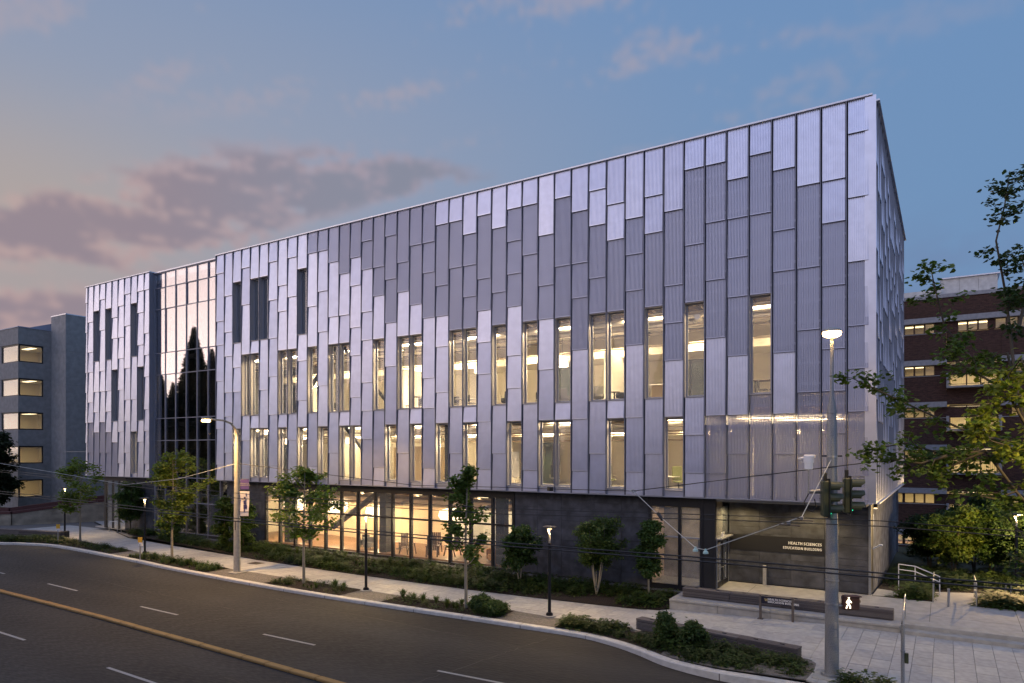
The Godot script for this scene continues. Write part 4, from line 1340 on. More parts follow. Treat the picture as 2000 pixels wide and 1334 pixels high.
# ---------- inside the lit floors ----------
func interiors() -> void:
	var b: Node3D = get_node("teaching_building")
	var rooms := [[0.6, 4.7, -5.6, -10.5], [5.03, 9.18, -7.0, -7.0], [9.52, 14.6, -8.2, -8.2]]
	part(b, "room_floor", bm(-42.3, -9.0, 0.5, 0.6, -12, -0.68), M.wood_floor)
	part(b, "room_floor", bm(-42.9, 0.6, 5.02, 5.06, -8, -0.54), M.carpet)
	part(b, "room_floor", bm(-42.9, 0.6, 9.5, 9.53, -9, -0.54), M.carpet)
	part(b, "room_floor", bm(-61.8, -52.0, 5.02, 5.06, -8, -0.54), M.carpet)
	part(b, "room_floor", bm(-61.8, -52.0, 0.2, 0.3, -8, -0.7), M.plaza)
	# back and cross walls
	part(b, "room_wall", bm(-42.3, -25.2, 0.6, 4.71, -5.8, -5.6), M.peach)
	part(b, "room_wall", bm(-25.0, -9.0, 0.6, 4.71, -9.7, -9.5), M.white_wall)
	part(b, "room_wall", bm(-25.19, -25.0, 0.6, 4.71, -9.7, -5.6), M.white_wall)
	part(b, "room_wall", bm(-9.0, -8.9, 0.6, 4.71, -9.7, -0.6), M.peach)
	part(b, "room_wall", bm(-42.4, -42.31, 0.6, 4.71, -9.7, -0.7), M.cream)
	part(b, "room_wall", bm(-42.9, 0.7, 5.06, 9.19, -7.2, -7.0), M.cream)
	part(b, "room_wall", bm(-42.9, 0.7, 9.53, 14.61, -8.4, -8.2), M.cream)
	part(b, "room_wall", bm(-61.8, -52.0, 5.06, 9.19, -5.2, -5.0), M.cream)
	part(b, "room_wall", bm(-61.8, -52.0, 0.3, 4.71, -5.2, -5.0), M.cream)
	part(b, "room_wall", bm(-61.8, 0.7, 14.95, 20.88, -3.4, -3.2), M.backing)
	part(b, "room_wall", bm(-61.8, -52.0, 9.53, 14.61, -3.4, -3.2), M.backing)
	for x in [-33.4, -20.2, -4.55]: part(b, "room_wall", bm(x, x + 0.12, 5.06, 9.19, -6.99, -2.6), M.cream)
	for x in [-37.6, -27.4, -12.6, -3.7]: part(b, "room_wall", bm(x, x + 0.12, 9.53, 12.6, -8.19, -3.2), M.white_wall)
	part(b, "bulkhead", bm(-42.8, 0.6, 12.6, 13.0, -8.19, -5.4), M.cream)
	part(b, "bulkhead", bm(-42.8, 0.6, 8.0, 8.3, -6.99, -5.0), M.cream)
	# steel frame inside the glass
	for x in [-40.6, -31.2, -21.9, -12.9]:
		part(b, "steel_column", bm(x - 0.16, x + 0.16, 5.07, 9.18, -1.3, -0.98), M.steel_black)
		part(b, "steel_column", bm(x - 0.16, x + 0.16, 9.54, 14.58, -1.3, -0.98), M.steel_black)
	for q in [[-31.0, 9.1, -27.0, 5.3], [-31.4, 14.4, -35.6, 9.7], [-30.9, 14.2, -26.4, 9.8]]:
		part(b, "steel_brace", tubem([Vector3(q[0], q[1], -1.14), Vector3(q[2], q[3], -1.14)], [0.16], 4), M.steel_black)
	for q in [[-9.2, 9.54, -5.0, 1.9], [-16.9, 9.54, -4.4, 1.6], [-7.4, 5.07, -5.2, 1.8], [-18.6, 5.07, -5.6, 1.4], [-40.2, 5.07, -4.0, 2.0]]:
		var gf := MB.new()
		for k in 3: gf.bounds(q[0] + q[3] * 0.5 * k - 0.03, q[0] + q[3] * 0.5 * k + 0.03, q[1], q[1] + 2.5, q[2] - 0.04, q[2] + 0.04)
		gf.bounds(q[0], q[0] + q[3], q[1] + 2.501, q[1] + 2.56, q[2] - 0.04, q[2] + 0.04)
		var gp := part(b, "glass_partition", gf.build(), M.steel_black)
		part(gp, "pane", bm(q[0], q[0] + q[3], q[1], q[1] + 2.5, q[2] - 0.01, q[2]), M.pane_green)
	for d in [[-23.8, 5.07, -6.98, "walnut"], [-27.2, 5.07, -6.98, "birch"], [-31.5, 5.07, -6.98, "birch"], [-36.8, 5.07, -6.98, "walnut"], [-15.0, 5.07, -6.98, "walnut"], [-8.0, 5.07, -6.98, "walnut"], [-17.6, 9.54, -8.18, "walnut"], [-30.3, 9.54, -8.18, "birch"], [-7.6, 9.54, -8.18, "walnut"]]:
		part(b, "room_door", bm(d[0], d[0] + 1.05, d[1], d[1] + 2.3, d[2], d[2] + 0.05), M[d[3]])
	part(b, "pinboard", bm(-19.2, -17.4, 6.2, 7.6, -6.98, -6.94), M.purple)
	part(b, "cupboard", bm(-20.0, -18.9, 5.07, 7.4, -3.4, -2.7), M.birch)
	part(b, "cupboard", bm(-26.1, -24.9, 5.07, 7.4, -3.0, -2.3), M.birch)
	# ceilings: timber joists, ducts and pipes
	for lv in [[9.19, -7.0, 0.28], [14.6, -8.2, 0.4], [4.71, -9.4, 0.3]]:
		var y: float = lv[0]
		var x0 := -42.8 if y > 5.0 else -42.2
		var x1 := 0.5 if y > 5.0 else -9.1
		part(b, "ceiling_deck", bm(x0, x1, y - 0.03, y - 0.004, lv[1], -0.56), M.deck)
		var j := MB.new()
		var x := x0 + 0.4
		while x < x1:
			j.bounds(x, x + 0.14, y - 0.03 - lv[2], y - 0.031, lv[1] + 0.02, -0.6)
			x += 1.22
		part(b, "ceiling_joists", j.build(), M.joist).set_meta("kind", "stuff")
		for d in [[-1.9, 0.55, 0.17], [-2.75, 0.72, 0.26], [-3.9, 0.62, 0.2]]:
			part(b, "duct", tubem([Vector3(x0, y - d[1] - lv[2] * 0.4, d[0]), Vector3(x1, y - d[1] - lv[2] * 0.4, d[0])], [d[2]], 14), M.duct)
		var p := MB.new()
		for d in [[-1.3, 0.5], [-2.2, 0.95], [-3.3, 1.05], [-4.6, 0.8], [-5.4, 1.35]]:
			p.tube([Vector3(x0, y - d[1] - lv[2] * 0.4, d[0]), Vector3(x1, y - d[1] - lv[2] * 0.4, d[0])], [0.045], 6)
		x = x0 + 0.9
		while x < x1:
			p.tube([Vector3(x, y - 0.04, -2.75), Vector3(x, y - 1.1, -2.75)], [0.018], 4)
			p.tube([Vector3(x + 1.1, y - 0.3, -1.2), Vector3(x + 1.1, y - 0.9, -4.4)], [0.05], 6)
			x += 2.44
		part(b, "pipework", p.build(), M.pipe).set_meta("kind", "stuff")
		var bx := x0 + 3.0
		while bx < x1:
			part(b, "branch_duct", tubem([Vector3(bx, y - 0.72 - lv[2] * 0.4, -2.75), Vector3(bx + 0.5, y - 0.8 - lv[2] * 0.4, -1.9), Vector3(bx + 0.6, y - 0.8 - lv[2] * 0.4, -1.1)], [0.15], 10), M.duct)
			bx += 6.5
	# linear lights under the joists
	var warm := Color(1.0, 0.88, 0.68)
	var n := 0
	for x in [-41.0, -36.0, -30.6, -25.3, -20.0, -14.8, -9.6, -4.4]:
		for lv in [[14.0, -1.6, 5.2, "third"], [8.75, -1.7, 5.0, "second"]]:
			linear_light(Vector3(x + (0.7 if lv[0] < 10.0 else 0.0), lv[0], lv[1]), lv[2], warm, lv[3])
			linear_light(Vector3(x + 2.2, lv[0] - 0.35, lv[1] - 3.1), lv[2] * 0.8, warm, lv[3])
	for x in [-40.0, -35.0, -30.0, -24.8, -19.6, -14.5]:
		linear_light(Vector3(x, 4.25, -2.6), 4.5, warm, "ground")
	for x in [-22.6, -17.0]: linear_light(Vector3(x, 4.25, -7.0), 6.0, Color(1.0, 0.93, 0.76), "ground")
	for x in [-59.8, -54.6]:
		linear_light(Vector3(x, 8.75, -2.6), 5.0, warm, "second")
	linear_light(Vector3(-1.6, 8.7, -1.5), 6.0, warm, "second")
	linear_light(Vector3(-58.0, 4.3, -1.6), 3.0, warm, "ground")
	linear_light(Vector3(-7.2, 4.35, -1.5), 1.2, warm, "ground")
	# stair hall lights
	for y in [4.3, 9.0, 14.3]:
		linear_light(Vector3(-45.5 + y * 0.01, y, -5.2), 2.6, warm, "stair hall")
	linear_light(Vector3(-48.8, 4.4, -5.3), 2.2, warm, "stair hall")
	# drum pendants
	for p in [[-14.9, 11.9, -2.6, "third floor, third drum from the near corner"], [-20.6, 11.9, -2.6, "third floor, left of the one by the white chairs"], [-24.9, 11.9, -3.0, "third floor, over the bar table"], [-30.2, 11.8, -2.8, "third floor, fifth from the near corner"], [-35.3, 11.8, -2.6, "third floor, leftmost of its row"], [-24.4, 7.6, -2.4, "second floor, over a meeting table"], [-29.2, 7.6, -2.4, "second floor, beside the black stair rail"], [-31.4, 7.6, -2.4, "second floor, second from the left"], [-37.4, 7.6, -2.2, "second floor, leftmost of its row"], [-20.3, 7.6, -2.4, "second floor, nearest the corner"]]:
		pendant(Vector3(p[0], p[1], p[2]), 0.36, 0.42, 14.4 if p[1] > 10 else 8.9, "white glowing drum pendant lamp, " + p[3], 2.0)
	for p in [[-29.6, 2.55, -3.2, "hanging before the peach wall"], [-23.4, 2.6, -3.4, "hanging in the middle of the storefront"], [-33.2, 2.75, -2.8, "hanging behind the leafy street tree"], [-37.3, 2.75, -2.6, "hanging at the left end of the storefront"]]:
		pendant(Vector3(p[0], p[1], p[2]), 0.85, 0.8, 4.6, "large white faceted pendant lamp " + p[3], 5.0)

func linear_light(at: Vector3, e: float, col: Color, floor_name: String) -> void:
	var k := int(names.get("ll" + floor_name, 0)) + 1
	names["ll" + floor_name] = k
	var t := thing("linear_light", light_label(at, floor_name), "ceiling light", at, 0.0, "ceiling lights, " + floor_name)
	part(t, "housing", boxm(Vector3(2.5, 0.07, 0.14)), M.white_plastic, Vector3(0, 0.06, 0))
	part(t, "light_diffuser", boxm(Vector3(2.44, 0.022, 0.11)), M.tube_light, Vector3(0, 0.012, 0))
	area(at + Vector3(0, -0.012, 0), 2.4, 0.12, e * (2.2 if floor_name == "ground" else (9.0 if floor_name == "stair hall" else 10.0)), col)

func pendant(at: Vector3, r: float, h: float, top: float, label: String, e: float) -> void:
	var t := thing("pendant_lamp", label, "pendant lamp", at)
	var m := MB.new()
	if r > 0.6: m.lathe(Vector3.ZERO, [Vector2(0.0, -0.02), Vector2(r * 0.72, 0.0), Vector2(r, h * 0.42), Vector2(r * 0.9, h * 0.85), Vector2(r * 0.4, h), Vector2(0, h + 0.01)], 8)
	else: m.lathe(Vector3.ZERO, [Vector2(0.0, 0.02), Vector2(r * 0.95, 0.0), Vector2(r, 0.03), Vector2(r * 0.86, h), Vector2(0.0, h + 0.01)], 20)
	part(t, "lamp_shade", m.build(), M.lamp_shade)
	part(t, "cord", tubem([Vector3(0, h, 0), Vector3(0, top - at.y, 0)], [0.012], 4), M.steel_black)
	omni(at + Vector3(0, -0.16, 0), e * 3.0, Color(1.0, 0.88, 0.66), 0.12)

func light_label(at: Vector3, floor_name: String) -> String:
	if floor_name == "stair hall": return "slim lit ceiling light in the stair hall, %s side, level %s" % ["left" if at.x < -47.0 else "right", ["one", "two", "three"][clampi(int(at.y / 4.7), 0, 2)]]
	var row := "front row" if at.z > -3.0 else "back row"
	return "slim ceiling light, %s floor %s, behind the %s bay from the near corner" % [floor_name, row, ordinal(int(round(-at.x)))]

func ordinal(n: int) -> String:
	var ones := ["zeroth", "first", "second", "third", "fourth", "fifth", "sixth", "seventh", "eighth", "ninth", "tenth", "eleventh", "twelfth", "thirteenth", "fourteenth", "fifteenth", "sixteenth", "seventeenth", "eighteenth", "nineteenth"]
	var tens := ["", "", "twenty", "thirty", "forty", "fifty", "sixty"]
	if n < 20: return ones[n]
	return tens[n / 10].replace("y", "ieth") if n % 10 == 0 else tens[n / 10] + "-" + ones[n % 10]

# ---------- things on the street ----------
func timber_bench(label: String, at: Vector3, turn: float, length: float, sections: int, h: float) -> void:
	var t := thing("timber_bench", label, "bench", at, turn)
	var woods := [M.bench_wood, M.bench_wood_b, M.bench_wood_c]
	var w := length / sections
	var d := 0.46
	for s in sections:
		var x := s * w + w * 0.5
		part(t, "core", boxm(Vector3(w - 0.06, h - 0.09, d - 0.12)), M.sign_black, Vector3(x, h * 0.5, -d * 0.5))
		var n := 8
		var sh := (h - 0.06) / n
		for k in n:
			var m: Material = woods[rng.randi() % 3]
			part(t, "front_slat", boxm(Vector3(w - 0.012, sh - 0.014, 0.045), 0.006), m, Vector3(x, 0.04 + sh * (k + 0.5), -0.025 + rng.randf_range(-0.004, 0.004)))
			if s == sections - 1: part(t, "end_slat", boxm(Vector3(0.04, sh - 0.014, d - 0.1), 0.006), m, Vector3(length - 0.02, 0.04 + sh * (k + 0.5), -d * 0.5))
		for k in 5:
			part(t, "seat_slat", boxm(Vector3(w - 0.012, 0.045, d / 5.0 - 0.012), 0.006), woods[rng.randi() % 3], Vector3(x, h - 0.015, -d * (k + 0.5) / 5.0))
		for bx in [0.28, 0.72]:
			part(t, "bracket", boxm(Vector3(0.16, 0.02, 0.05), 0.004), M.steel_black, Vector3(s * w + w * bx, h + 0.018, -d * 0.5))

func text_on(parent: Node3D, text: String, font: String, height: float, m: Material, at: Vector3, turn := 0.0, align := HORIZONTAL_ALIGNMENT_LEFT) -> MeshInstance3D:
	var t := TextMesh.new()
	t.text = text
	t.font = face(font)
	t.font_size = 32
	t.pixel_size = height / 23.0
	t.depth = 0.008
	t.horizontal_alignment = align
	return part(parent, "lettering", t, m, at, turn)

func street_things() -> void:
	timber_bench("long weathered timber bench on the pale terrace wall by the entrance", Vector3(-6.52, 0.515, 1.66), 0.0, 8.35, 4, 0.42)
	timber_bench("long dark timber bench behind the planted kerb bed at lower right", Vector3(-6.71, 0.1, 6.7), -0.178, 6.2, 3, 0.46)
	timber_bench("dark timber bench at the far left end of the pavement", Vector3(-66.2, 0.03, 6.55), 0.235, 9.3, 4, 0.5)
	# name sign before the terrace
	var sp := thing("name_sign", "low building name sign on two dark posts in front of the terrace wall", "sign", Vector3(-2.94, 0.17, 2.5))
	for x in [0.0, 1.26]: part(sp, "post", boxm(Vector3(0.09, 1.0, 0.1), 0.008), M.post_metal, Vector3(x, 0.5, 0))
	for x in [0.0, 1.26]: part(sp, "base_plate", boxm(Vector3(0.22, 0.02, 0.22), 0.005), M.post_metal, Vector3(x, 0.012, 0))
	var bd := part(sp, "board", boxm(Vector3(1.16, 0.3, 0.05), 0.005), M.board_navy, Vector3(0.63, 0.8, 0.0))
	text_on(bd, "HEALTH SCIENCES", "Droid Sans", 0.08, M.letter, Vector3(-0.34, 0.05, 0.026))
	text_on(bd, "EDUCATION BUILDING", "Droid Sans", 0.08, M.letter, Vector3(-0.34, -0.055, 0.026))
	text_on(bd, "W", "Droid Serif", 0.1, M.gold, Vector3(-0.47, 0.01, 0.026))
	# intake post by the sign wall
	var bp := thing("door_opener_post", "slim grey door opener post before the dark sign wall", "post", Vector3(-3.85, 0.63, -2.55))
	part(bp, "post", boxm(Vector3(0.16, 0.98, 0.12), 0.01), M.pole_grey, Vector3(0, 0.49, 0))
	part(bp, "head", boxm(Vector3(0.16, 0.05, 0.12), 0.01), M.sign_black, Vector3(0, 1.01, 0))
	signal_mast()
	street_pole()
	corner_lamp()
	# pedestrian lamps
	var labels := ["black post lamp with disc head at right of the street trees, before the dark wall", "black post lamp with disc head in front of the storefront glass", "black post lamp beside the left stair hall tree", "black post lamp at the far left by the end of the bench", "black post lamp half hidden by boughs among the garden trees at the right edge"]
	var lp := [[-10.9, 6.09, 3.86], [-21.46, 6.31, 3.86], [-43.43, 5.22, 3.86], [-57.97, 3.63, 4.1], [6.5, -10.2, 3.9]]
	for i in 5:
		var t := thing("post_lamp", labels[i], "street lamp", Vector3(lp[i][0], 0.0 if i < 4 else 0.1, lp[i][1]), -0.35, "post lamps along the pavement")
		var h: float = lp[i][2]
		part(t, "footing", tubem([Vector3.ZERO, Vector3(0, 0.03, 0)], [0.3], 16), M.concrete)
		part(t, "base_collar", tubem([Vector3(0, 0.03, 0), Vector3(0, 0.1, 0), Vector3(0, 0.16, 0)], [0.15, 0.15, 0.1], 14), M.steel_black)
		part(t, "post", tubem([Vector3(0, 0.1, 0), Vector3(0, h - 0.72, 0)], [0.072, 0.068], 12), M.steel_black)
		part(t, "neck", tubem([Vector3(0, h - 0.72, 0), Vector3(0.01, h - 0.45, 0), Vector3(-0.04, h - 0.25, 0), Vector3(-0.11, h - 0.09, 0)], [0.042, 0.042, 0.04, 0.036], 8), M.stainless)
		var hd := MB.new()
		hd.lathe(Vector3(0, h - 0.09, 0), [Vector2(0.02, -0.0), Vector2(0.2, 0.012), Vector2(0.29, 0.05), Vector2(0.3, 0.075), Vector2(0.22, 0.1), Vector2(0.0, 0.11)], 22)
		part(t, "lamp_head", hd.build(), M.post_metal)
		part(t, "lamp_lens", tubem([Vector3(-0.0, h - 0.13, 0), Vector3(-0.0, h - 0.1, 0)], [0.1], 12), M.post_lamp_glow)
		if i < 4: spot(Vector3(lp[i][0], h - 0.16, lp[i][1]), Vector3(0.02, -1, 0.02), 22.0, 80.0, Color(1.0, 0.83, 0.56))
		else: omni(Vector3(lp[i][0], h - 0.1, lp[i][1]), 90.0, Color(1.0, 0.83, 0.56), 0.06)
	part(get_node("post_lamp_003"), "plinth", boxm(Vector3(0.6, 0.5, 0.6), 0.01), M.sign_black, Vector3(0, 0.25, 0))
	# pay signs
	for q in [[-54.2, 5.85, "small yellow parking sign on a grey post at the far left of the kerb"], [-40.95, 6.95, "small yellow parking sign on a grey post beside the second lamp"]]:
		var t := thing("parking_sign", q[2], "sign", Vector3(q[0], 0.0, q[1]), 0.5, "yellow parking signs")
		part(t, "post", tubem([Vector3.ZERO, Vector3(0, 1.05, 0)], [0.04], 8), M.galvanised)
		part(t, "plate", boxm(Vector3(0.3, 0.34, 0.03), 0.006), M.sign_yellow, Vector3(0, 1.3, 0.0))
		part(t, "meter_box", boxm(Vector3(0.22, 0.24, 0.12), 0.02), M.white_plastic, Vector3(0.03, 1.02, -0.04))
	# crossing button post, handrails, racks
	var pb := thing("button_post", "thin galvanised crossing button post at the bottom right", "post", Vector3(2.47, 0.25, 8.8))
	part(pb, "post", tubem([Vector3.ZERO, Vector3(0, 1.75, 0)], [0.05], 10), M.galvanised)
	part(pb, "collar", tubem([Vector3(0, 0.95, 0), Vector3(0, 1.0, 0)], [0.062], 10), M.galvanised)
	part(pb, "button_box", boxm(Vector3(0.1, 0.3, 0.09), 0.012), M.signal_green, Vector3(0.1, 0.78, 0))
	var hr := thing("step_handrail", "stainless handrail at the left end of the entrance steps", "handrail", Vector3(2.2, 0.25, 2.4))
	part(hr, "rail", tubem([Vector3(0, 0.15, 0.3), Vector3(0, 0.9, 0.3), Vector3(0, 0.95, 0.2), Vector3(0, 1.25, -0.9), Vector3(0, 1.25, -1.25), Vector3(0, 1.2, -1.3), Vector3(0, 0.3, -1.3)], [0.024], 8), M.stainless)
	part(hr, "lower_rail", tubem([Vector3(0, 0.62, 0.3), Vector3(0, 0.66, 0.2), Vector3(0, 0.96, -0.9), Vector3(0, 0.96, -1.3)], [0.018], 8), M.stainless)
	for q in [[3.08, "left"], [4.62, "right"]]:
		var t := thing("ramp_railing", "stainless railing along the %s side of the sunlit-looking garden ramp" % q[1] if false else "stainless railing along the %s side of the garden ramp" % q[1], "railing", Vector3(q[0], 0.6, -2.5))
		for z in [0.0, -1.3, -2.6]: part(t, "post", tubem([Vector3(0, 0, z), Vector3(0, 0.95, z)], [0.022], 8), M.stainless)
		part(t, "top_rail", tubem([Vector3(0, 0.95, 0.1), Vector3(0, 0.98, 0), Vector3(0, 0.9, -2.7)], [0.024], 8), M.stainless)
		var bars := MB.new()
		for k in 4: bars.tube([Vector3(0, 0.2 + 0.18 * k, 0), Vector3(0, 0.12 + 0.18 * k, -2.6)], [0.01], 5)
		part(t, "bars", bars.build(), M.stainless)
	var gr := thing("stair_railing", "pale steel double handrail among the shrubs behind the corner", "railing", Vector3(2.2, 0.4, -6.0))
	for h in [0.85, 1.1]:
		part(gr, "rail", tubem([Vector3(-0.6, h + 0.1, -0.3), Vector3(0.1, h + 0.1, 0.0), Vector3(1.1, h - 0.2, 0.6)], [0.024], 8), M.white_plastic)
	for p in [[-0.6, -0.3, 1.2], [0.1, 0.0, 1.2], [1.1, 0.6, 0.9]]: part(gr, "post", tubem([Vector3(p[0], -0.2, p[1]), Vector3(p[0], p[2], p[1])], [0.022], 8), M.white_plastic)
	var sb := thing("metal_bollard", "short metal bollard standing on the garden ramp", "bollard", Vector3(3.62, 0.6, -1.9))
	part(sb, "post", tubem([Vector3.ZERO, Vector3(0.02, 0.72, 0)], [0.045], 10), M.galvanised)
	part(sb, "cap", tubem([Vector3(0.02, 0.72, 0), Vector3(0.02, 0.78, 0)], [0.055], 10), M.stainless)
	var gp := thing("fence_posts", "pair of leaning slim metal posts in the bed at the right edge", "posts", Vector3(5.7, 0.45, -4.8))
	for x in [0.0, 0.2]: part(gp, "post", tubem([Vector3(x, 0, -x), Vector3(x + 0.06, 0.85, -x)], [0.025], 8), M.stainless)
	for q in [[-58.2, -0.4, "left hoop of the two bicycle racks by the left door"], [-57.2, -0.9, "right hoop of the two bicycle racks, beside the shrub"]]:
		var t := thing("bicycle_rack", q[2], "bicycle rack", Vector3(q[0], 0.02, q[1]), 0.6)
		part(t, "hoop", tubem([Vector3(-0.35, 0, 0), Vector3(-0.35, 0.75, 0), Vector3(-0.27, 0.9, 0), Vector3(0.27, 0.9, 0), Vector3(0.35, 0.75, 0), Vector3(0.35, 0, 0)], [0.03], 8), M.stainless)
	var gt := MB.new()
	gt.quad(Vector3(-33.9, 0.006, 4.15), Vector3(-33.9, 0.006, 3.45), Vector3(-32.9, 0.006, 3.45), Vector3(-32.9, 0.006, 4.15))
	for k in 9: gt.bounds(-33.85 + k * 0.11, -33.8 + k * 0.11, 0.006, 0.014, 3.5, 4.1)
	one("pavement_grate", "dark metal grate set in the pavement beside the bannered street pole", "grate", gt.build(), M.post_metal)

func signal_mast() -> void:
	var t := thing("signal_mast", "thick galvanised traffic signal mast with a glowing lamp on its thin top", "traffic signal mast", Vector3(0.61, 0.25, 9.15))
	part(t, "footing", boxm(Vector3(1.0, 0.08, 1.0), 0.02), M.concrete, Vector3(0, 0.0, 0))
	part(t, "base_flange", tubem([Vector3(0, 0.03, 0), Vector3(0, 0.1, 0)], [0.32, 0.3], 16), M.galvanised)
	part(t, "pole", tubem([Vector3(0, 0.05, 0), Vector3(0, 2.2, 0), Vector3(0, 8.0, 0)], [0.205, 0.19, 0.135], 20), M.galvanised)
	part(t, "reducer", tubem([Vector3(0, 8.0, 0), Vector3(0, 8.05, 0), Vector3(0, 8.55, 0)], [0.15, 0.14, 0.055], 16), M.galvanised)
	part(t, "upper_pole", tubem([Vector3(0, 8.5, 0), Vector3(0, 10.42, 0)], [0.055, 0.045], 12), M.galvanised)
	var hd := MB.new()
	hd.lathe(Vector3(0, 10.42, 0), [Vector2(0.2, 0.04), Vector2(0.27, 0.05), Vector2(0.25, 0.12), Vector2(0.15, 0.17), Vector2(0.0, 0.18)], 18)
	part(t, "lamp_head", hd.build(), M.pole_grey)
	var lens_mesh := MB.new()
	lens_mesh.lathe(Vector3(0, 10.36, 0), [Vector2(0.0, -0.06), Vector2(0.16, -0.05), Vector2(0.25, 0.0), Vector2(0.27, 0.07), Vector2(0.26, 0.1)], 20)
	part(t, "street_lamp_lens", lens_mesh.build(), M.street_lamp_glow)
	spot(Vector3(0.61, 10.52, 9.15), Vector3(0.0, -1, 0.0), 35.0, 85.0, Color(1.0, 0.8, 0.5))
	for h in [6.66, 2.2, 2.9]: part(t, "strap", tubem([Vector3(0, h, 0), Vector3(0, h + 0.05, 0)], [0.2 if h < 3 else 0.16], 16), M.stainless)
	part(t, "cross_arm", tubem([Vector3(-0.26, 6.7, 0.12), Vector3(0.26, 6.7, -0.16)], [0.025], 6), M.steel_black)
	part(t, "signal_arm", tubem([Vector3(0.1, 5.62, 0.0), Vector3(-0.36, 5.62, 0.22), Vector3(-0.6, 5.61, 0.36)], [0.07, 0.07, 0.06], 10), M.galvanised)
	for q in [[1.35, 0.1], [1.6, -0.1]]: part(t, "sticker", boxm(Vector3(0.07, 0.2, 0.012)), M.pole_grey, Vector3(0.12, q[0], 0.165))
	part(t, "cable_loop", tubem([Vector3(-0.6, 5.55, 0.36), Vector3(-0.72, 5.3, 0.4), Vector3(-0.66, 5.1, 0.38), Vector3(-0.5, 5.0, 0.3), Vector3(-0.4, 5.15, 0.26), Vector3(-0.45, 5.4, 0.28)], [0.018], 6), M.wire)
	# detector on the arm
	var d := thing("traffic_detector", "white barrel shaped detector on a thin rod above the signal arm", "detector", Vector3(0.01, 5.9, 9.52))
	part(d, "rod", tubem([Vector3(0, 0, 0), Vector3(0, 0.66, 0)], [0.025], 8), M.galvanised)
	part(d, "barrel", tubem([Vector3(0, 0.64, 0), Vector3(0.0, 0.66, 0), Vector3(0, 0.84, 0), Vector3(0, 0.845, 0), Vector3(0, 1.0, 0), Vector3(0, 1.04, 0)], [0.1, 0.125, 0.13, 0.15, 0.155, 0.14], 16), M.white_plastic)
	part(d, "hood", boxm(Vector3(0.3, 0.1, 0.22), 0.02), M.white_plastic, Vector3(0.03, 1.04, 0.0))
	part(d, "spout", tubem([Vector3(-0.1, 0.98, 0), Vector3(-0.3, 0.97, 0.02)], [0.06, 0.015], 8), M.white_plastic)
	# two signal heads
	var head := thing("traffic_signal", "nearer green lit traffic signal head on the left of the mast", "traffic signal", Vector3(0.5, 5.15, 9.62), 0.38)
	head.set_meta("base_name", "traffic_signal")
	part(head, "housing", boxm(Vector3(0.22, 1.06, 0.36), 0.03), M.signal_green, Vector3(0, 0.53, 0))
	part(head, "back_plate", boxm(Vector3(0.02, 1.2, 0.5), 0.004), M.steel_black, Vector3(0.06, 0.53, 0))
	for k in 3:
		var y := 0.19 + 0.345 * k
		var vb := MB.new()
		for s in 11:
			var a0 := deg_to_rad(-35 + s * 250.0 / 11.0)
			var a1 := deg_to_rad(-35 + (s + 1) * 250.0 / 11.0)
			for r in [0.155, 0.147]:
				var p0 := Vector3(0, sin(a0) * r, cos(a0) * r)
				var p1 := Vector3(0, sin(a1) * r, cos(a1) * r)
				var l0 := Vector3(0.36 if sin(a0) > -0.2 else 0.26, 0, 0)
				var l1 := Vector3(0.36 if sin(a1) > -0.2 else 0.26, 0, 0)
				if r > 0.15: vb.quad(p0, p0 + l0, p1 + l1, p1)
				else: vb.quad(p1, p1 + l1, p0 + l0, p0)
		part(head, "visor", vb.build(), M.signal_green, Vector3(0.11, y, 0))
		var ln := part(head, "signal_light" if k == 0 else "dark_lens", tubem([Vector3(0.1, y, 0), Vector3(0.145, y, 0)], [0.14, 0.125], 16), M.green_signal_light if k == 0 else M.signal_lens)
		if k == 0: ln.set_meta("label", "lit green lens")
	part(head, "bracket", boxm(Vector3(0.1, 0.25, 0.1), 0.01), M.steel_black, Vector3(-0.02, 1.18, 0))
	dup(head, Vector3(1.0, 5.22, 8.85), 0.3, "farther green lit traffic signal head, on the right of the mast")
	# walk signal
	var ps := thing("walk_signal", "brown pedestrian signal box showing a glowing white walking figure", "pedestrian signal", Vector3(1.1, 2.3, 8.95), 0.55)
	part(ps, "case", boxm(Vector3(0.5, 0.44, 0.2), 0.04), M.signal_brown, Vector3(0, 0.22, 0))
	part(ps, "visor_top", boxm(Vector3(0.48, 0.03, 0.14), 0.006), M.signal_brown, Vector3(0, 0.43, 0.15))
	part(ps, "hinge", boxm(Vector3(0.05, 0.08, 0.06), 0.01), M.signal_brown, Vector3(0.27, 0.25, 0))
	var w := MB.new()
	w.tube([Vector3(-0.1, 0.37, 0.105), Vector3(-0.1, 0.4, 0.105)], [0.026], 8)
	w.tube([Vector3(-0.1, 0.34, 0.105), Vector3(-0.11, 0.2, 0.105)], [0.028], 6)
	w.tube([Vector3(-0.11, 0.21, 0.105), Vector3(-0.06, 0.13, 0.105), Vector3(-0.06, 0.06, 0.105)], [0.02], 5)
	w.tube([Vector3(-0.11, 0.21, 0.105), Vector3(-0.15, 0.13, 0.105), Vector3(-0.18, 0.06, 0.105)], [0.02], 5)
	w.tube([Vector3(-0.1, 0.33, 0.105), Vector3(-0.045, 0.27, 0.105), Vector3(-0.02, 0.23, 0.105)], [0.015], 5)
	w.tube([Vector3(-0.1, 0.33, 0.105), Vector3(-0.16, 0.27, 0.105), Vector3(-0.17, 0.22, 0.105)], [0.015], 5)
	part(ps, "walk_figure_light", w.build(), M.walk_signal_light)
	part(ps, "mount", tubem([Vector3(-0.24, 0.12, 0), Vector3(-0.5, 0.12, 0.0)], [0.03], 8), M.galvanised)

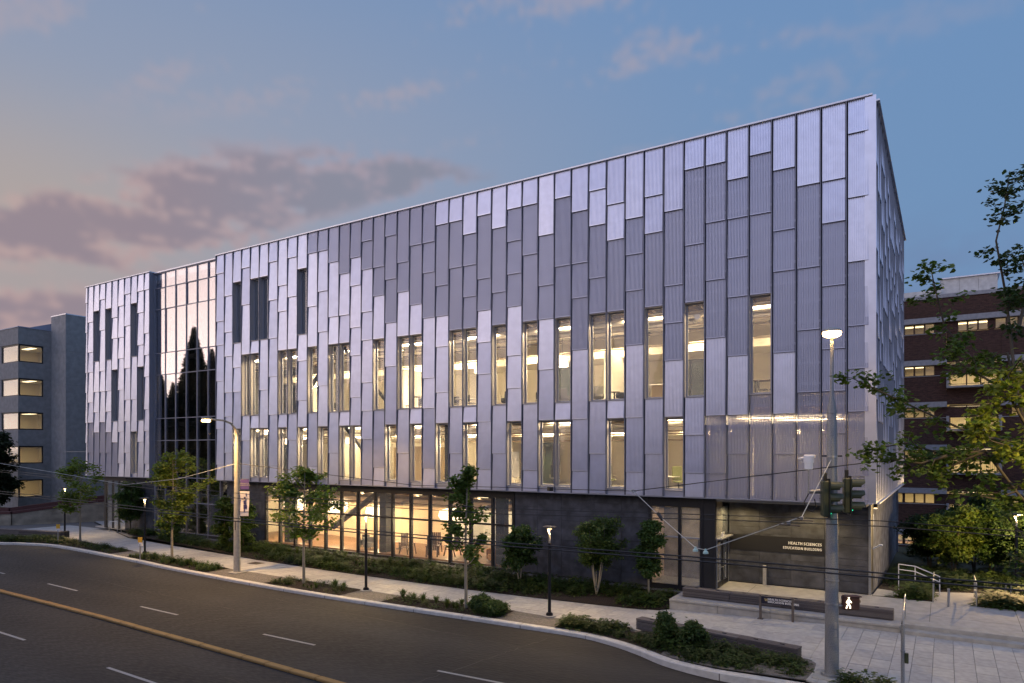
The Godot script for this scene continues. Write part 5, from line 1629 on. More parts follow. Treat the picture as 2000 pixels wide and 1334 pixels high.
func corner_lamp() -> void:
	# the street light at the foot of the bridge, just outside the frame, that lights the boughs of the maple
	var t := thing("street_light_pole", "plain street light pole at the far right, outside the photograph's edge", "street light", Vector3(8.2, 0.0, 19.5))
	part(t, "pole", tubem([Vector3.ZERO, Vector3(0, 9.3, 0)], [0.16, 0.09], 12), M.pole_grey)
	part(t, "lamp_head", boxm(Vector3(0.6, 0.12, 0.3), 0.04), M.pole_grey, Vector3(-0.3, 9.35, 0))
	part(t, "street_lamp_lens", boxm(Vector3(0.44, 0.06, 0.24), 0.02), M.street_lamp_glow, Vector3(-0.35, 9.26, 0))
	spot(Vector3(7.85, 9.2, 19.5), Vector3(-0.1, -1, -0.1), 70.0, 86.0, Color(1.0, 0.86, 0.56))

func street_pole() -> void:
	var t := thing("street_light_pole", "tall grey street light pole with a curved arm, glowing lamp and purple banner", "street light", Vector3(-31.54, 0.0, 6.53))
	part(t, "base_plate", boxm(Vector3(0.8, 0.04, 0.8), 0.01), M.concrete, Vector3(0, 0.02, 0))
	part(t, "pole", tubem([Vector3(0, 0.02, 0), Vector3(0, 3.0, 0), Vector3(0, 7.6, 0), Vector3(0, 8.0, 0)], [0.2, 0.18, 0.135, 0.09], 16), M.pole_grey)
	part(t, "arm", tubem([Vector3(0, 7.9, 0), Vector3(0, 8.35, 0.08), Vector3(0, 8.7, 0.4), Vector3(0, 8.85, 0.85), Vector3(0, 8.9, 1.7)], [0.075, 0.07, 0.06, 0.055, 0.05], 10), M.pole_grey)
	part(t, "lamp_head", boxm(Vector3(0.24, 0.12, 0.6), 0.04), M.pole_grey, Vector3(0, 8.92, 1.95))
	part(t, "street_lamp_lens", boxm(Vector3(0.26, 0.14, 0.46), 0.05), M.street_lamp_glow, Vector3(0, 8.8, 2.0))
	spot(Vector3(-31.54, 8.7, 8.53), Vector3(0, -1, -0.05), 110.0, 84.0, Color(1.0, 0.78, 0.46))
	for h in [6.36, 5.9, 5.55, 4.8, 3.6, 2.2, 1.5]: part(t, "strap", tubem([Vector3(0, h, 0), Vector3(0, h + 0.04, 0)], [0.195 - 0.009 * h], 16), M.stainless)
	part(t, "cover_plate", boxm(Vector3(0.06, 0.5, 0.02), 0.005), M.sign_black, Vector3(0.06, 2.75, 0.17))
	var up := thing("pole_banner", "small purple banner with white lettering, the upper one on the street pole", "banner", Vector3(-31.54, 4.86, 6.53), 0.56)
	part(up, "cloth", boxm(Vector3(0.5, 0.58, 0.012)), M.purple, Vector3(0.46, 0.29, 0.03))
	part(up, "rod", tubem([Vector3(0.1, 0.6, 0), Vector3(0.72, 0.6, 0.03)], [0.014], 6), M.steel_black)
	text_on(up, "UNIVERSITY of", "Droid Serif", 0.05, M.paint_white, Vector3(0.46, 0.34, 0.038), 0.0, HORIZONTAL_ALIGNMENT_CENTER)
	text_on(up, "WASHINGTON", "Droid Serif", 0.058, M.paint_white, Vector3(0.46, 0.24, 0.038), 0.0, HORIZONTAL_ALIGNMENT_CENTER)
	var low := thing("pole_banner", "long white banner with a printed figure in navy, the lower one on the pole", "banner", Vector3(-31.54, 3.3, 6.53), 0.56)
	var cl := MB.new()
	for k in 10:
		var a := Vector3(0.18 - 0.006 * (10 - k), 0.145 * k, 0.02 * sin(k * 0.8))
		var b := Vector3(0.18 - 0.006 * (9 - k), 0.145 * (k + 1), 0.02 * sin((k + 1) * 0.8))
		cl.quad(a, b, b + Vector3(0.56, 0, 0.02), a + Vector3(0.56, 0, 0.02))
	part(low, "cloth", cl.build(), M.banner_white)
	part(low, "rod", tubem([Vector3(0.1, 1.45, 0), Vector3(0.76, 1.45, 0.03)], [0.014], 6), M.steel_black)
	var fig := MB.new()
	for q in [[0.47, 1.05, 0.055, 0.14], [0.47, 0.8, 0.07, 0.24], [0.49, 0.55, 0.1, 0.24], [0.55, 1.25, 0.02, 0.2], [0.35, 0.98, 0.08, 0.035], [0.44, 0.34, 0.03, 0.2]]:
		fig.box(Vector3(q[0], q[1], 0.045), Vector3(q[2] * 2, q[3], 0.006))
	part(low, "printed_figure", fig.build(), M.navy)
	part(low, "printed_line", bm(0.16, 0.68, 0.24, 0.265, 0.04, 0.046), M.sign_black)

func wires() -> void:
	var w := thing("span_wire", "black span wire rising to the right from the building front past the mast", "wire", Vector3(-6.44, 5.59, 7.6))
	var o := Vector3(6.44, -5.59, -7.6)
	part(w, "wire", tubem([Vector3(-31.5, 6.38, 6.6) + o, Vector3(-20, 5.3, 4.2) + o, Vector3(-14.58, 5.3, 3.27) + o, Vector3(-11.04, 5.45, 5.77) + o, Vector3(-6.44, 5.59, 7.6) + o, Vector3(-3.07, 6.09, 8.43) + o, Vector3(-0.08, 6.52, 8.91) + o, Vector3(2.76, 6.93, 10.67) + o, Vector3(5.08, 7.28, 12.16) + o, Vector3(9, 7.9, 15.0) + o], [0.016], 5), M.wire)
	part(w, "junction_box", boxm(Vector3(0.34, 0.18, 0.18), 0.02), M.steel_black, Vector3(-11.04, 5.45, 5.77) + o, -0.7)
	part(w, "ring", tubem([Vector3(-0.14, 0.0, 0), Vector3(0, 0.05, 0), Vector3(0.14, 0.0, 0), Vector3(0, -0.05, 0), Vector3(-0.14, 0.0, 0)], [0.02], 5), M.wire_pale)
	var p := thing("pull_wire", "pale pull wire with glass insulators slung from the mast down to the trolley wires", "wire", Vector3(-2.54, 4.14, 11.52))
	var q := Vector3(2.54, -4.14, -11.52)
	part(p, "wire", tubem([Vector3(-6.44, 5.59, 7.6) + q, Vector3(-4.87, 4.8, 8.98) + q, Vector3(-2.92, 4.15, 11.29) + q, Vector3(-2.54, 4.14, 11.52) + q, Vector3(-0.13, 5.16, 11.9) + q, Vector3(0.18, 5.29, 11.7) + q, Vector3(0.24, 5.59, 11.07) + q, Vector3(0.63, 6.91, 9.17) + q], [0.013], 5), M.wire_pale)
	for c in [[-4.87, 4.8, 8.98, "steel_black"]]:
		part(p, "coupler", tubem([Vector3(c[0] - 0.14, c[1] + 0.11, c[2] - 0.13) + q, Vector3(c[0] + 0.1, c[1] - 0.07, c[2] + 0.1) + q], [0.06], 8), M.steel_black)
	for c in [[-2.92, 4.15, 11.29], [-2.54, 4.14, 11.52]]:
		var m := MB.new()
		m.lathe(Vector3(c[0], c[1] - 0.12, c[2]) + q, [Vector2(0.0, 0.0), Vector2(0.085, 0.01), Vector2(0.08, 0.06), Vector2(0.04, 0.1), Vector2(0.03, 0.15), Vector2(0.0, 0.16)], 12)
		part(p, "insulator", m.build(), M.insulator)
	for c in [[-0.13, 5.16, 11.9], [0.18, 5.29, 11.7]]:
		part(p, "hanger", tubem([Vector3(c[0] - 0.25, c[1] - 0.09, c[2] + 0.02) + q, Vector3(c[0] + 0.3, c[1] - 0.11, c[2]) + q], [0.02], 5), M.post_metal)
		part(p, "clamp", boxm(Vector3(0.09, 0.09, 0.09), 0.015), M.galvanised, Vector3(c[0], c[1] - 0.04, c[2]) + q)
	# trolley wires
	for s in [[[[-75, 5.6, 3.0], [-59.7, 5.6, 7.56], [-25.74, 5.6, 14.9], [-15.3, 5.6, 17.0], [-5.45, 5.6, 16.9], [-1.04, 5.6, 15.8], [2.35, 5.6, 15.3], [5, 5.6, 16.2], [12, 5.6, 18]], "upper trolley wire crossing before the entrance sign wall"], [[[-75, 5.6, 3.9], [-59.7, 5.6, 8.5], [-25.74, 5.6, 15.9], [-15.3, 5.6, 18.2], [-5.45, 5.6, 18.3], [-0.69, 5.6, 16.92], [2.45, 5.6, 16.5], [5, 5.6, 17.2], [12, 5.6, 19]], "second trolley wire just under the upper one"], [[[-75, 5.6, 12], [-45, 5.6, 18.2], [-26.1, 5.6, 20.5], [-9.2, 5.6, 22.4], [-2.37, 5.6, 22.55], [0.8, 5.6, 22.4], [4.3, 5.6, 22.5], [12, 5.6, 23]], "third trolley wire, crossing in front of the storefront"], [[[-75, 5.6, 12.6], [-45, 5.6, 18.7], [-26.1, 5.6, 20.95], [-9.2, 5.6, 22.75], [-2.37, 5.6, 22.9], [0.8, 5.6, 22.75], [4.3, 5.6, 22.85], [12, 5.6, 23.4]], "lowest trolley wire, nearest the camera"]]:
		var pts := []
		for a in s[0]: pts.append(Vector3(a[0], a[1], a[2]))
		one("trolley_wire", s[1], "wire", tubem(pts, [0.011], 5), M.wire)
	one("guy_wire", "pale guy wire with a strain link running left from the bannered pole", "wire", tubem([Vector3(-54.56, 6.21, 9.55), Vector3(-41.82, 4.9, 7.43), Vector3(-36.02, 5.41, 7.32), Vector3(-31.47, 6.38, 6.58)], [0.016], 5), M.wire_pale)

# ---------- trees and planting ----------
func leaf_mesh(kind: String) -> ArrayMesh:
	if cache.has(kind): return cache[kind]
	var b := MB.new()
	if kind == "maple":
		var o := [Vector2(0, 0), Vector2(0.16, 0.30), Vector2(0.42, 0.22), Vector2(0.36, 0.44), Vector2(0.62, 0.30), Vector2(1.0, 0.0)]
		for s in [1.0, -1.0]:
			for i in o.size() - 1:
				var p0: Vector2 = o[i]
				var p1: Vector2 = o[i + 1]
				var c := Vector3(0.35, 0.05, 0)
				var a := Vector3(p0.x, -absf(p0.y) * 0.35, p0.y * s)
				var d := Vector3(p1.x, -absf(p1.y) * 0.35 - 0.05 * p1.x, p1.y * s)
				if s > 0: b.tri(c, d, a)
				else: b.tri(c, a, d)
	elif kind == "oval":
		for s in [1.0, -1.0]:
			var pts := [Vector3(0, 0, 0), Vector3(0.35, -0.06, 0.28 * s), Vector3(0.75, -0.12, 0.2 * s), Vector3(1, -0.16, 0), Vector3(0.5, 0.03, 0)]
			for i in 3:
				if s > 0: b.tri(pts[4], pts[i + 1], pts[i])
				else: b.tri(pts[4], pts[i], pts[i + 1])
	elif kind == "shrub":
		# a small tuft of compound leaves
		var r := RandomNumberGenerator.new()
		r.seed = 31
		for i in 26:
			var a := r.randf() * TAU
			var h := r.randf_range(0.15, 1.0)
			var rad := r.randf_range(0.1, 0.75) * sqrt(1.15 - h)
			var p := Vector3(cos(a) * rad, h * 0.9, sin(a) * rad)
			var d := Vector3(cos(a + r.randf_range(-0.8, 0.8)), r.randf_range(-0.5, 0.35), sin(a + r.randf_range(-0.8, 0.8))).normalized() * r.randf_range(0.26, 0.42)
			var s := d.cross(Vector3.UP).normalized() * 0.12
			b.quad(p, p + d * 0.5 - s, p + d, p + d * 0.5 + s)
		for i in 5:
			var a := i * 1.3
			b.tri(Vector3(0.02, 0, 0), Vector3(cos(a) * 0.3, 0.7, sin(a) * 0.3), Vector3(-0.02, 0, 0.02))
	elif kind == "blade":
		var r := RandomNumberGenerator.new()
		r.seed = 12
		for i in 30:
			var a := r.randf() * TAU
			var d := Vector3(cos(a), 0, sin(a))
			var reach := r.randf_range(0.18, 0.55)
			var h := r.randf_range(0.55, 1.0)
			var s := d.cross(Vector3.UP) * r.randf_range(0.02, 0.04)
			var p0 := d * 0.05
			var p1 := d * reach * 0.45 + Vector3.UP * h * 0.62
			var p2 := d * reach + Vector3.UP * h * r.randf_range(0.8, 1.0)
			b.quad(p0 - s, p1 - s * 1.3, p1 + s * 1.3, p0 + s)
			b.tri(p1 - s * 1.3, p2, p1 + s * 1.3)
	cache[kind] = b.build()
	return cache[kind]

func scatter(parent: Node3D, called: String, mesh: Mesh, m: Material, xf: Array, cols: Array) -> MultiMeshInstance3D:
	var mm := MultiMesh.new()
	mm.transform_format = MultiMesh.TRANSFORM_3D
	mm.use_colors = true
	mm.mesh = mesh
	mm.instance_count = xf.size()
	for i in xf.size():
		mm.set_instance_transform(i, xf[i])
		mm.set_instance_color(i, cols[i])
	var o := MultiMeshInstance3D.new()
	o.name = numbered(parent, called)
	o.multimesh = mm
	o.material_override = m
	parent.add_child(o, true)
	return o

func foliage(mesh: ArrayMesh, xf: Array, cols: Array) -> ArrayMesh:
	# leaves joined into one mesh, each with its own tint
	var src := mesh.surface_get_arrays(0)
	var sv: PackedVector3Array = src[Mesh.ARRAY_VERTEX]
	var sn: PackedVector3Array = src[Mesh.ARRAY_NORMAL]
	var v := PackedVector3Array()
	var n := PackedVector3Array()
	var c := PackedColorArray()
	for i in xf.size():
		var t: Transform3D = xf[i]
		v.append_array(t * sv)
		n.append_array(Transform3D(t.basis.orthonormalized(), Vector3.ZERO) * sn)
		var cc := PackedColorArray()
		cc.resize(sv.size())
		cc.fill(cols[i])
		c.append_array(cc)
	var m := ArrayMesh.new()
	var a := []
	a.resize(Mesh.ARRAY_MAX)
	a[Mesh.ARRAY_VERTEX] = v
	a[Mesh.ARRAY_NORMAL] = n
	a[Mesh.ARRAY_COLOR] = c
	m.add_surface_from_arrays(Mesh.PRIMITIVE_TRIANGLES, a)
	return m

func tint(r: RandomNumberGenerator, base: Color, spread := 0.35) -> Color:
	var k := r.randf_range(1.0 - spread, 1.0 + spread)
	return Color(base.r * k * r.randf_range(0.85, 1.2), base.g * k, base.b * k * r.randf_range(0.7, 1.2))

func leaves_at(r: RandomNumberGenerator, p: Vector3, n: int, rad: float, size: float, col: Color, xf: Array, cols: Array) -> void:
	for i in n:
		var off := Vector3(r.randfn(0, 1), r.randfn(0, 0.7), r.randfn(0, 1)) * rad * 0.6
		var a := r.randf() * TAU
		var b := Basis(Vector3.UP, a) * Basis(Vector3(0, 0, 1), r.randf_range(-0.9, 0.35)) * Basis(Vector3(1, 0, 0), r.randf_range(-0.7, 0.7))
		xf.append(Transform3D(b.scaled(Vector3.ONE * size * r.randf_range(0.65, 1.2)), p + off))
		cols.append(tint(r, col))

func limb(m: MB, r: RandomNumberGenerator, a: Vector3, d: Vector3, length: float, rad: float, depth: int, tips: Array, up := 0.15) -> void:
	var pts := [a]
	var rr := [rad]
	var p := a
	var dir := d.normalized()
	var n := 4
	for i in n:
		dir = (dir + Vector3(r.randfn(0, 0.16), r.randfn(0, 0.1) + up * 0.25, r.randfn(0, 0.16))).normalized()
		p += dir * length / n
		pts.append(p)
		rr.append(rad * (1.0 - 0.75 * (i + 1) / n))
		if i >= 1: tips.append(p)
	m.tube(pts, rr, 5 if depth > 0 else 4, false)
	if depth > 0:
		for i in r.randi_range(2, 4):
			var t := r.randi_range(1, 3)
			var side := Vector3(r.randfn(0, 1), r.randfn(0.1, 0.45), r.randfn(0, 1)).normalized()
			limb(m, r, pts[t], dir * 0.7 + side * 0.8, length * r.randf_range(0.35, 0.6), rr[t] * 0.6, depth - 1, tips, up)

func tree(called: String, label: String, at: Vector3, h: float, o: Dictionary) -> Node3D:
	var r := RandomNumberGenerator.new()
	r.seed = o.seed
	var t := thing(called, label, o.get("category", "tree"), at, 0.0, o.get("group", ""))
	var wood := MB.new()
	var tips := []
	var stems: int = o.get("stems", 1)
	for s in stems:
		var ang := TAU * s / stems + r.randf()
		var lean: Vector3 = Vector3(cos(ang), 0, sin(ang)) * (o.get("splay", 0.0) as float)
		var pts := []
		var rr := []
		var steps := 9
		var tr: float = o.get("trunk", 0.06)
		var hh: float = h * (1.0 if s == 0 else r.randf_range(0.75, 0.97))
		for i in steps + 1:
			var f := i / float(steps)
			var wob := Vector3(sin(f * 5.0 + s * 2.0 + r.seed), 0, cos(f * 4.0 + s)) * 0.035 * h * 0.25 * f
			pts.append(Vector3(0, hh * f, 0) + lean * pow(f, 0.8) * h * 0.3 + wob)
			rr.append(tr * (1.0 - 0.86 * f) + 0.006)
		wood.tube(pts, rr, 8, false)
		var clear: float = o.get("clear", 0.32)
		var nb: int = o.get("limbs", 15)
		for k in nb:
			var f := clear + (0.97 - clear) * (k + r.randf() * 0.6) / nb
			var i := int(f * steps)
			var p: Vector3 = (pts[i] as Vector3).lerp(pts[mini(i + 1, steps)], f * steps - i)
			var u := (f - clear) / (1.0 - clear)
			var prof := pow(sin(PI * clampf(0.16 + u * 0.84, 0, 1)), 0.7) if o.get("shape", "round") == "round" else (1.0 - 0.75 * u)
			var a := r.randf() * TAU
			var len: float = o.spread * prof * r.randf_range(0.55, 1.15) + 0.12
			limb(wood, r, p, Vector3(cos(a), o.get("rise", 0.35), sin(a)), len, tr * 0.34 * (1.0 - 0.6 * u), o.get("depth", 1), tips, o.get("up", 0.15))
		tips.append(pts[steps])
	part(t, "trunk", wood.build(), M[o.get("bark", "bark")])
	var xf := []
	var cols := []
	for p in tips:
		if r.randf() < o.get("gap", 0.12): continue
		leaves_at(r, p, o.get("per", 7), o.get("clump", 0.24), o.get("leaf", 0.16), o.color, xf, cols)
	part(t, "crown", foliage(leaf_mesh(o.get("kind", "maple")), xf, cols), M.leaf)
	return t

func trees() -> void:
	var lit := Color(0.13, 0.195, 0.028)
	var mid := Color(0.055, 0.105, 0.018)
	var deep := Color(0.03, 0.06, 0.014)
	var street := "young maples along the kerb"
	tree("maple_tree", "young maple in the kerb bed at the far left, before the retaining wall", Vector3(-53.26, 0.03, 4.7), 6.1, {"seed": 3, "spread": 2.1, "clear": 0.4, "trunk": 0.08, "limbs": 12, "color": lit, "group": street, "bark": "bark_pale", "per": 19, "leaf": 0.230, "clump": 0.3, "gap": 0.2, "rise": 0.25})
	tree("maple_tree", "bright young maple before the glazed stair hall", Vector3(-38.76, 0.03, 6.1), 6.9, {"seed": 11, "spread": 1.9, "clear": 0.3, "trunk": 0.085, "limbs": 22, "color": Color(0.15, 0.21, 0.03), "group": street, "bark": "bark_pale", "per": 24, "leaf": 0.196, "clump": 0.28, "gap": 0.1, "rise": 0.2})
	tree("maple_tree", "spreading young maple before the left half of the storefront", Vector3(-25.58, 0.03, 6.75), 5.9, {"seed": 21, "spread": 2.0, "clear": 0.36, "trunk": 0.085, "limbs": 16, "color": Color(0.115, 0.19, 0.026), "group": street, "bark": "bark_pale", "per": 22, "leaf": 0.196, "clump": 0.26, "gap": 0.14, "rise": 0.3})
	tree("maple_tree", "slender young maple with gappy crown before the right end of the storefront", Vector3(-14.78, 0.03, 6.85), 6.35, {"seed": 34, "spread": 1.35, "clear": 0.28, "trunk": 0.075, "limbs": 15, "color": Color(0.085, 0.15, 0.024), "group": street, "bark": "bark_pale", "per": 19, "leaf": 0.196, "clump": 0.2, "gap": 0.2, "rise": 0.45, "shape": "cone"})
	tree("small_tree", "small tree in the bed before the left door", Vector3(-54.4, 0.2, 0.2), 4.3, {"seed": 44, "spread": 1.2, "clear": 0.3, "trunk": 0.05, "limbs": 16, "color": mid, "kind": "oval", "leaf": 0.196, "per": 22, "clump": 0.24, "stems": 2, "splay": 0.3})
	tree("columnar_shrub", "left of two dense upright shrubs beside the stair hall", Vector3(-39.9, 0.2, 1.5), 3.6, {"seed": 51, "spread": 0.75, "clear": 0.1, "trunk": 0.04, "limbs": 22, "color": mid, "kind": "oval", "leaf": 0.184, "per": 27, "clump": 0.2, "category": "shrub", "gap": 0.05})
	tree("columnar_shrub", "right of two dense upright shrubs, partly behind the bannered pole", Vector3(-37.9, 0.2, 1.4), 3.5, {"seed": 52, "spread": 0.7, "clear": 0.1, "trunk": 0.04, "limbs": 22, "color": mid, "kind": "oval", "leaf": 0.184, "per": 27, "clump": 0.2, "category": "shrub", "gap": 0.05})
	tree("columnar_shrub", "dense upright shrub by the concrete wall left of the bright maple", Vector3(-47.5, 0.2, 0.8), 2.6, {"seed": 53, "spread": 0.7, "clear": 0.05, "trunk": 0.04, "limbs": 16, "color": mid, "kind": "oval", "leaf": 0.172, "per": 24, "clump": 0.2, "category": "shrub", "gap": 0.05})
	tree("multi_stem_tree", "small multi stemmed tree at the joint of storefront and dark wall", Vector3(-15.06, 0.15, 1.72), 3.1, {"seed": 61, "spread": 0.85, "clear": 0.42, "trunk": 0.032, "limbs": 12, "color": Color(0.05, 0.1, 0.02), "kind": "oval", "leaf": 0.172, "per": 22, "clump": 0.18, "stems": 3, "splay": 0.45, "bark": "bark_pale"})
	tree("multi_stem_tree", "airy multi stemmed tree with pale stems before the middle of the dark wall", Vector3(-10.73, 0.15, 1.73), 3.75, {"seed": 68, "spread": 0.95, "clear": 0.42, "trunk": 0.032, "limbs": 12, "color": Color(0.075, 0.125, 0.025), "kind": "oval", "leaf": 0.138, "per": 22, "clump": 0.2, "stems": 5, "splay": 0.5, "bark": "bark_pale"})
	tree("columnar_tree", "narrow upright tree just left of the glazed porch", Vector3(-8.36, 0.2, 1.0), 3.55, {"seed": 72, "spread": 0.68, "clear": 0.26, "trunk": 0.045, "limbs": 24, "color": Color(0.06, 0.115, 0.022), "kind": "oval", "leaf": 0.161, "per": 27, "clump": 0.17, "bark": "bark_pale", "rise": 0.7, "gap": 0.05})
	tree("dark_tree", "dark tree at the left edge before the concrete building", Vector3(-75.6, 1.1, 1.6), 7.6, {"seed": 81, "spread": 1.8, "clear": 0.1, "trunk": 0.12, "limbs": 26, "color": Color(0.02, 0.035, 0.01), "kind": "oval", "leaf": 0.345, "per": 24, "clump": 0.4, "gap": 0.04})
	var i := 0
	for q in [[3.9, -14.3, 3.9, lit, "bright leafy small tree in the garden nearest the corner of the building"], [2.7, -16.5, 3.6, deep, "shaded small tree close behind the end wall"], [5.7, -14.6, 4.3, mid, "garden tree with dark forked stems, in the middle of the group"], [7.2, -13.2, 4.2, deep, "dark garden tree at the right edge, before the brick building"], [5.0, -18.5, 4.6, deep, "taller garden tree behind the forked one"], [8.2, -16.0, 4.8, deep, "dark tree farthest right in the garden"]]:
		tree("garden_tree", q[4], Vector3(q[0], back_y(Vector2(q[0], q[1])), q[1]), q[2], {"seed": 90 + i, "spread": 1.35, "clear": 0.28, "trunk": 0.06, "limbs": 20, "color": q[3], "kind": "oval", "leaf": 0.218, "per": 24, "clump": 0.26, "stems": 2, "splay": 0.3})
		i += 1
	corner_maple()

func corner_maple() -> void:
	# the maple whose boughs reach in from the right; its trunk stands beside the frame
	var r := RandomNumberGenerator.new()
	r.seed = 404
	var base := Vector3(6.3, 0.3, 13.6)
	var t := thing("large_maple", "large maple reaching into the right edge with long leafy boughs", "tree", base)
	var wood := MB.new()
	wood.tube([Vector3.ZERO, Vector3(-0.3, 2.5, 0.2), Vector3(-0.8, 5.0, 0.6), Vector3(-1.25, 6.8, 0.8), Vector3(-1.5, 8.1, 0.85)], [0.2, 0.17, 0.13, 0.085, 0.05], 9, false)
	var boughs := [
		[Vector3(4.77, 8.38, 14.42), Vector3(4.68, 9.7, 14.19), Vector3(4.6, 10.62, 13.94), Vector3(4.42, 11.45, 14.64), Vector3(4.59, 12.28, 14.24), Vector3(4.7, 13.09, 13.88)],
		[Vector3(4.77, 8.38, 14.42), Vector3(4.64, 9.17, 14.15), Vector3(4.08, 9.0, 14.21), Vector3(3.52, 9.8, 14.27), Vector3(3.34, 10.57, 14.97), Vector3(3.27, 11.02, 14.72)],
		[Vector3(4.84, 8.25, 14.74), Vector3(4.37, 8.5, 14.74), Vector3(3.88, 8.87, 14.75), Vector3(3.56, 9.08, 15.54)],
		[Vector3(5.1, 7.0, 14.5), Vector3(4.99, 7.21, 14.88), Vector3(4.05, 7.42, 15.17), Vector3(3.07, 7.96, 15.49), Vector3(2.44, 8.29, 16.48), Vector3(1.91, 8.59, 16.52)],
		[Vector3(5.4, 5.3, 14.3), Vector3(4.95, 5.92, 15.37), Vector3(4.2, 7.11, 15.55), Vector3(3.56, 7.01, 15.66), Vector3(2.89, 7.26, 16.67), Vector3(2.21, 7.11, 16.8)],
		[Vector3(5.1, 7.0, 14.5), Vector3(4.84, 7.38, 16.62), Vector3(4.55, 8.05, 16.51), Vector3(4.17, 7.87, 16.46), Vector3(3.87, 7.57, 17.23)],
		[Vector3(4.95, 7.6, 14.5), Vector3(4.82, 8.19, 16.87), Vector3(4.69, 8.77, 16.66), Vector3(4.44, 8.38, 16.52)],
		[Vector3(5.2, 6.3, 14.4), Vector3(4.85, 6.92, 16.5), Vector3(4.48, 7.2, 16.44), Vector3(3.97, 7.4, 16.46)],
		[Vector3(5.4, 5.3, 14.3), Vector3(5.05, 5.84, 15.55), Vector3(4.7, 6.31, 15.47), Vector3(4.34, 6.15, 15.41), Vector3(3.81, 6.33, 16.33)],
		[Vector3(5.7, 4.0, 14.1), Vector3(5.33, 4.37, 13.48), Vector3(4.93, 5.33, 13.43), Vector3(4.67, 5.64, 13.3)],
		[Vector3(5.9, 3.4, 13.9), Vector3(5.39, 4.16, 12.85), Vector3(5.03, 4.58, 12.78), Vector3(4.74, 4.77, 12.67)],
		[Vector3(4.85, 9.72, 13.9), Vector3(5.06, 10.66, 13.47), Vector3(4.95, 11.39, 13.25)],
		[Vector3(3.56, 7.01, 16.37), Vector3(3.14, 6.86, 16.34), Vector3(2.65, 6.91, 16.35)],
		[Vector3(4.18, 7.11, 16.21), Vector3(3.81, 6.91, 16.15), Vector3(3.31, 6.61, 16.17)]]
	var xf := []
	var cols := []
	for bi in boughs.size():
		var b: Array = boughs[bi]
		var pts := []
		var rr := []
		for k in b.size():
			pts.append(b[k] - base)
			rr.append(lerpf(0.036, 0.009, k / float(b.size() - 1)))
		wood.tube(pts, rr, 6, false)
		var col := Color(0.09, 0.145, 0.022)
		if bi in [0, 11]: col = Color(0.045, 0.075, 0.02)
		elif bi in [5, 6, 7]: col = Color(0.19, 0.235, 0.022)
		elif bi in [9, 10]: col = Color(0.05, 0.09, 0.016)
		for k in range(1, pts.size()):
			var dir: Vector3 = (pts[k] - pts[k - 1]).normalized()
			var nt := 4 if k < pts.size() - 1 else 5
			if bi in [8, 9, 10]: nt = 2
			if k == 1 and bi < 5: nt = 2
			for j in nt:
				var tips := []
				var s: Vector3 = (pts[k - 1] as Vector3).lerp(pts[k], r.randf_range(0.2, 1.0))
				var side := Vector3(r.randfn(0, 1), r.randfn(0.0, 0.5), r.randfn(0, 1)).normalized()
				limb(wood, r, s, dir * 0.5 + side * 0.9, r.randf_range(0.22, 0.5), 0.009, 0, tips, 0.1)
				for p in tips:
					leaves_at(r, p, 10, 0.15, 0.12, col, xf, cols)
	part(t, "trunk", wood.build(), M.bark)
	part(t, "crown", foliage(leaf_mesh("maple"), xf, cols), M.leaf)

func plant_bed(called: String, label: String, poly: PackedVector2Array, yf: Callable, density: float, size: float, cols_in: Array, sd: int, blades := 0.2, keep := 0.15) -> void:
	var r := RandomNumberGenerator.new()
	r.seed = sd
	struct(called + "_soil", sheet(poly, func(p): return yf.call(p) + 0.012), M.mulch)
	var patchy := FastNoiseLite.new()
	patchy.seed = sd
	patchy.frequency = 0.22
	var lo := poly[0]
	var hi := poly[0]
	var area_sum := 0.0
	for i in poly.size():
		lo = lo.min(poly[i])
		hi = hi.max(poly[i])
		area_sum += poly[i].cross(poly[(i + 1) % poly.size()]) * 0.5
	var want := int(absf(area_sum) * density)
	var a := []
	var ac := []
	var b := []
	var bc := []
	var tries := 0
	while a.size() + b.size() < want and tries < want * 30:
		tries += 1
		var p := Vector2(r.randf_range(lo.x, hi.x), r.randf_range(lo.y, hi.y))
		if not Geometry2D.is_point_in_polygon(p, poly): continue
		var edge := 99.0
		for i in poly.size():
			edge = minf(edge, p.distance_to(Geometry2D.get_closest_point_to_segment(p, poly[i], poly[(i + 1) % poly.size()])))
		if edge < keep: continue
		var v := patchy.get_noise_2d(p.x, p.y * 2.0)
		if v < -0.28 and r.randf() < 0.9: continue
		var k := size * r.randf_range(0.6, 1.25) * (1.0 + v * 0.5) * clampf(0.55 + edge, 0.5, 1.0)
		var col: Color = cols_in[r.randi() % cols_in.size()]
		var t := Transform3D(Basis(Vector3.UP, r.randf() * TAU).scaled(Vector3(k * r.randf_range(0.85, 1.3), k, k * r.randf_range(0.85, 1.3))), Vector3(p.x, yf.call(p), p.y))
		if r.randf() < blades:
			b.append(t)
			bc.append(tint(r, col, 0.3))
		else:
			a.append(t)
			ac.append(tint(r, col, 0.4))
	var g := scatter(self, called, leaf_mesh("shrub"), M.leaf, a, ac)
	g.set_meta("kind", "stuff")
	tag(g, label, "ground cover")
	if b.size() > 0:
		var q := scatter(self, called + "_blades", leaf_mesh("blade"), M.leaf, b, bc)
		q.set_meta("kind", "stuff")
		tag(q, label.replace("leafy", "grassy"), "ground cover")

func kerb_bed(x0: float, x1: float, skew := 0.0) -> PackedVector2Array:
	# between the walk edge and the kerb
	var out := pv(WALK_OUT)
	var kin := kerb_pts(0.32)
	var big := PackedVector2Array()
	big.append_array(out)
	kin.reverse()
	big.append_array(kin)
	var cut := PackedVector2Array([Vector2(x0, -5), Vector2(x1, -5), Vector2(x1 + skew, 30), Vector2(x0 + skew, 30)])
	var best := PackedVector2Array()
	for q in Geometry2D.intersect_polygons(big, cut):
		if q.size() > best.size() or best.is_empty(): best = q
	return best

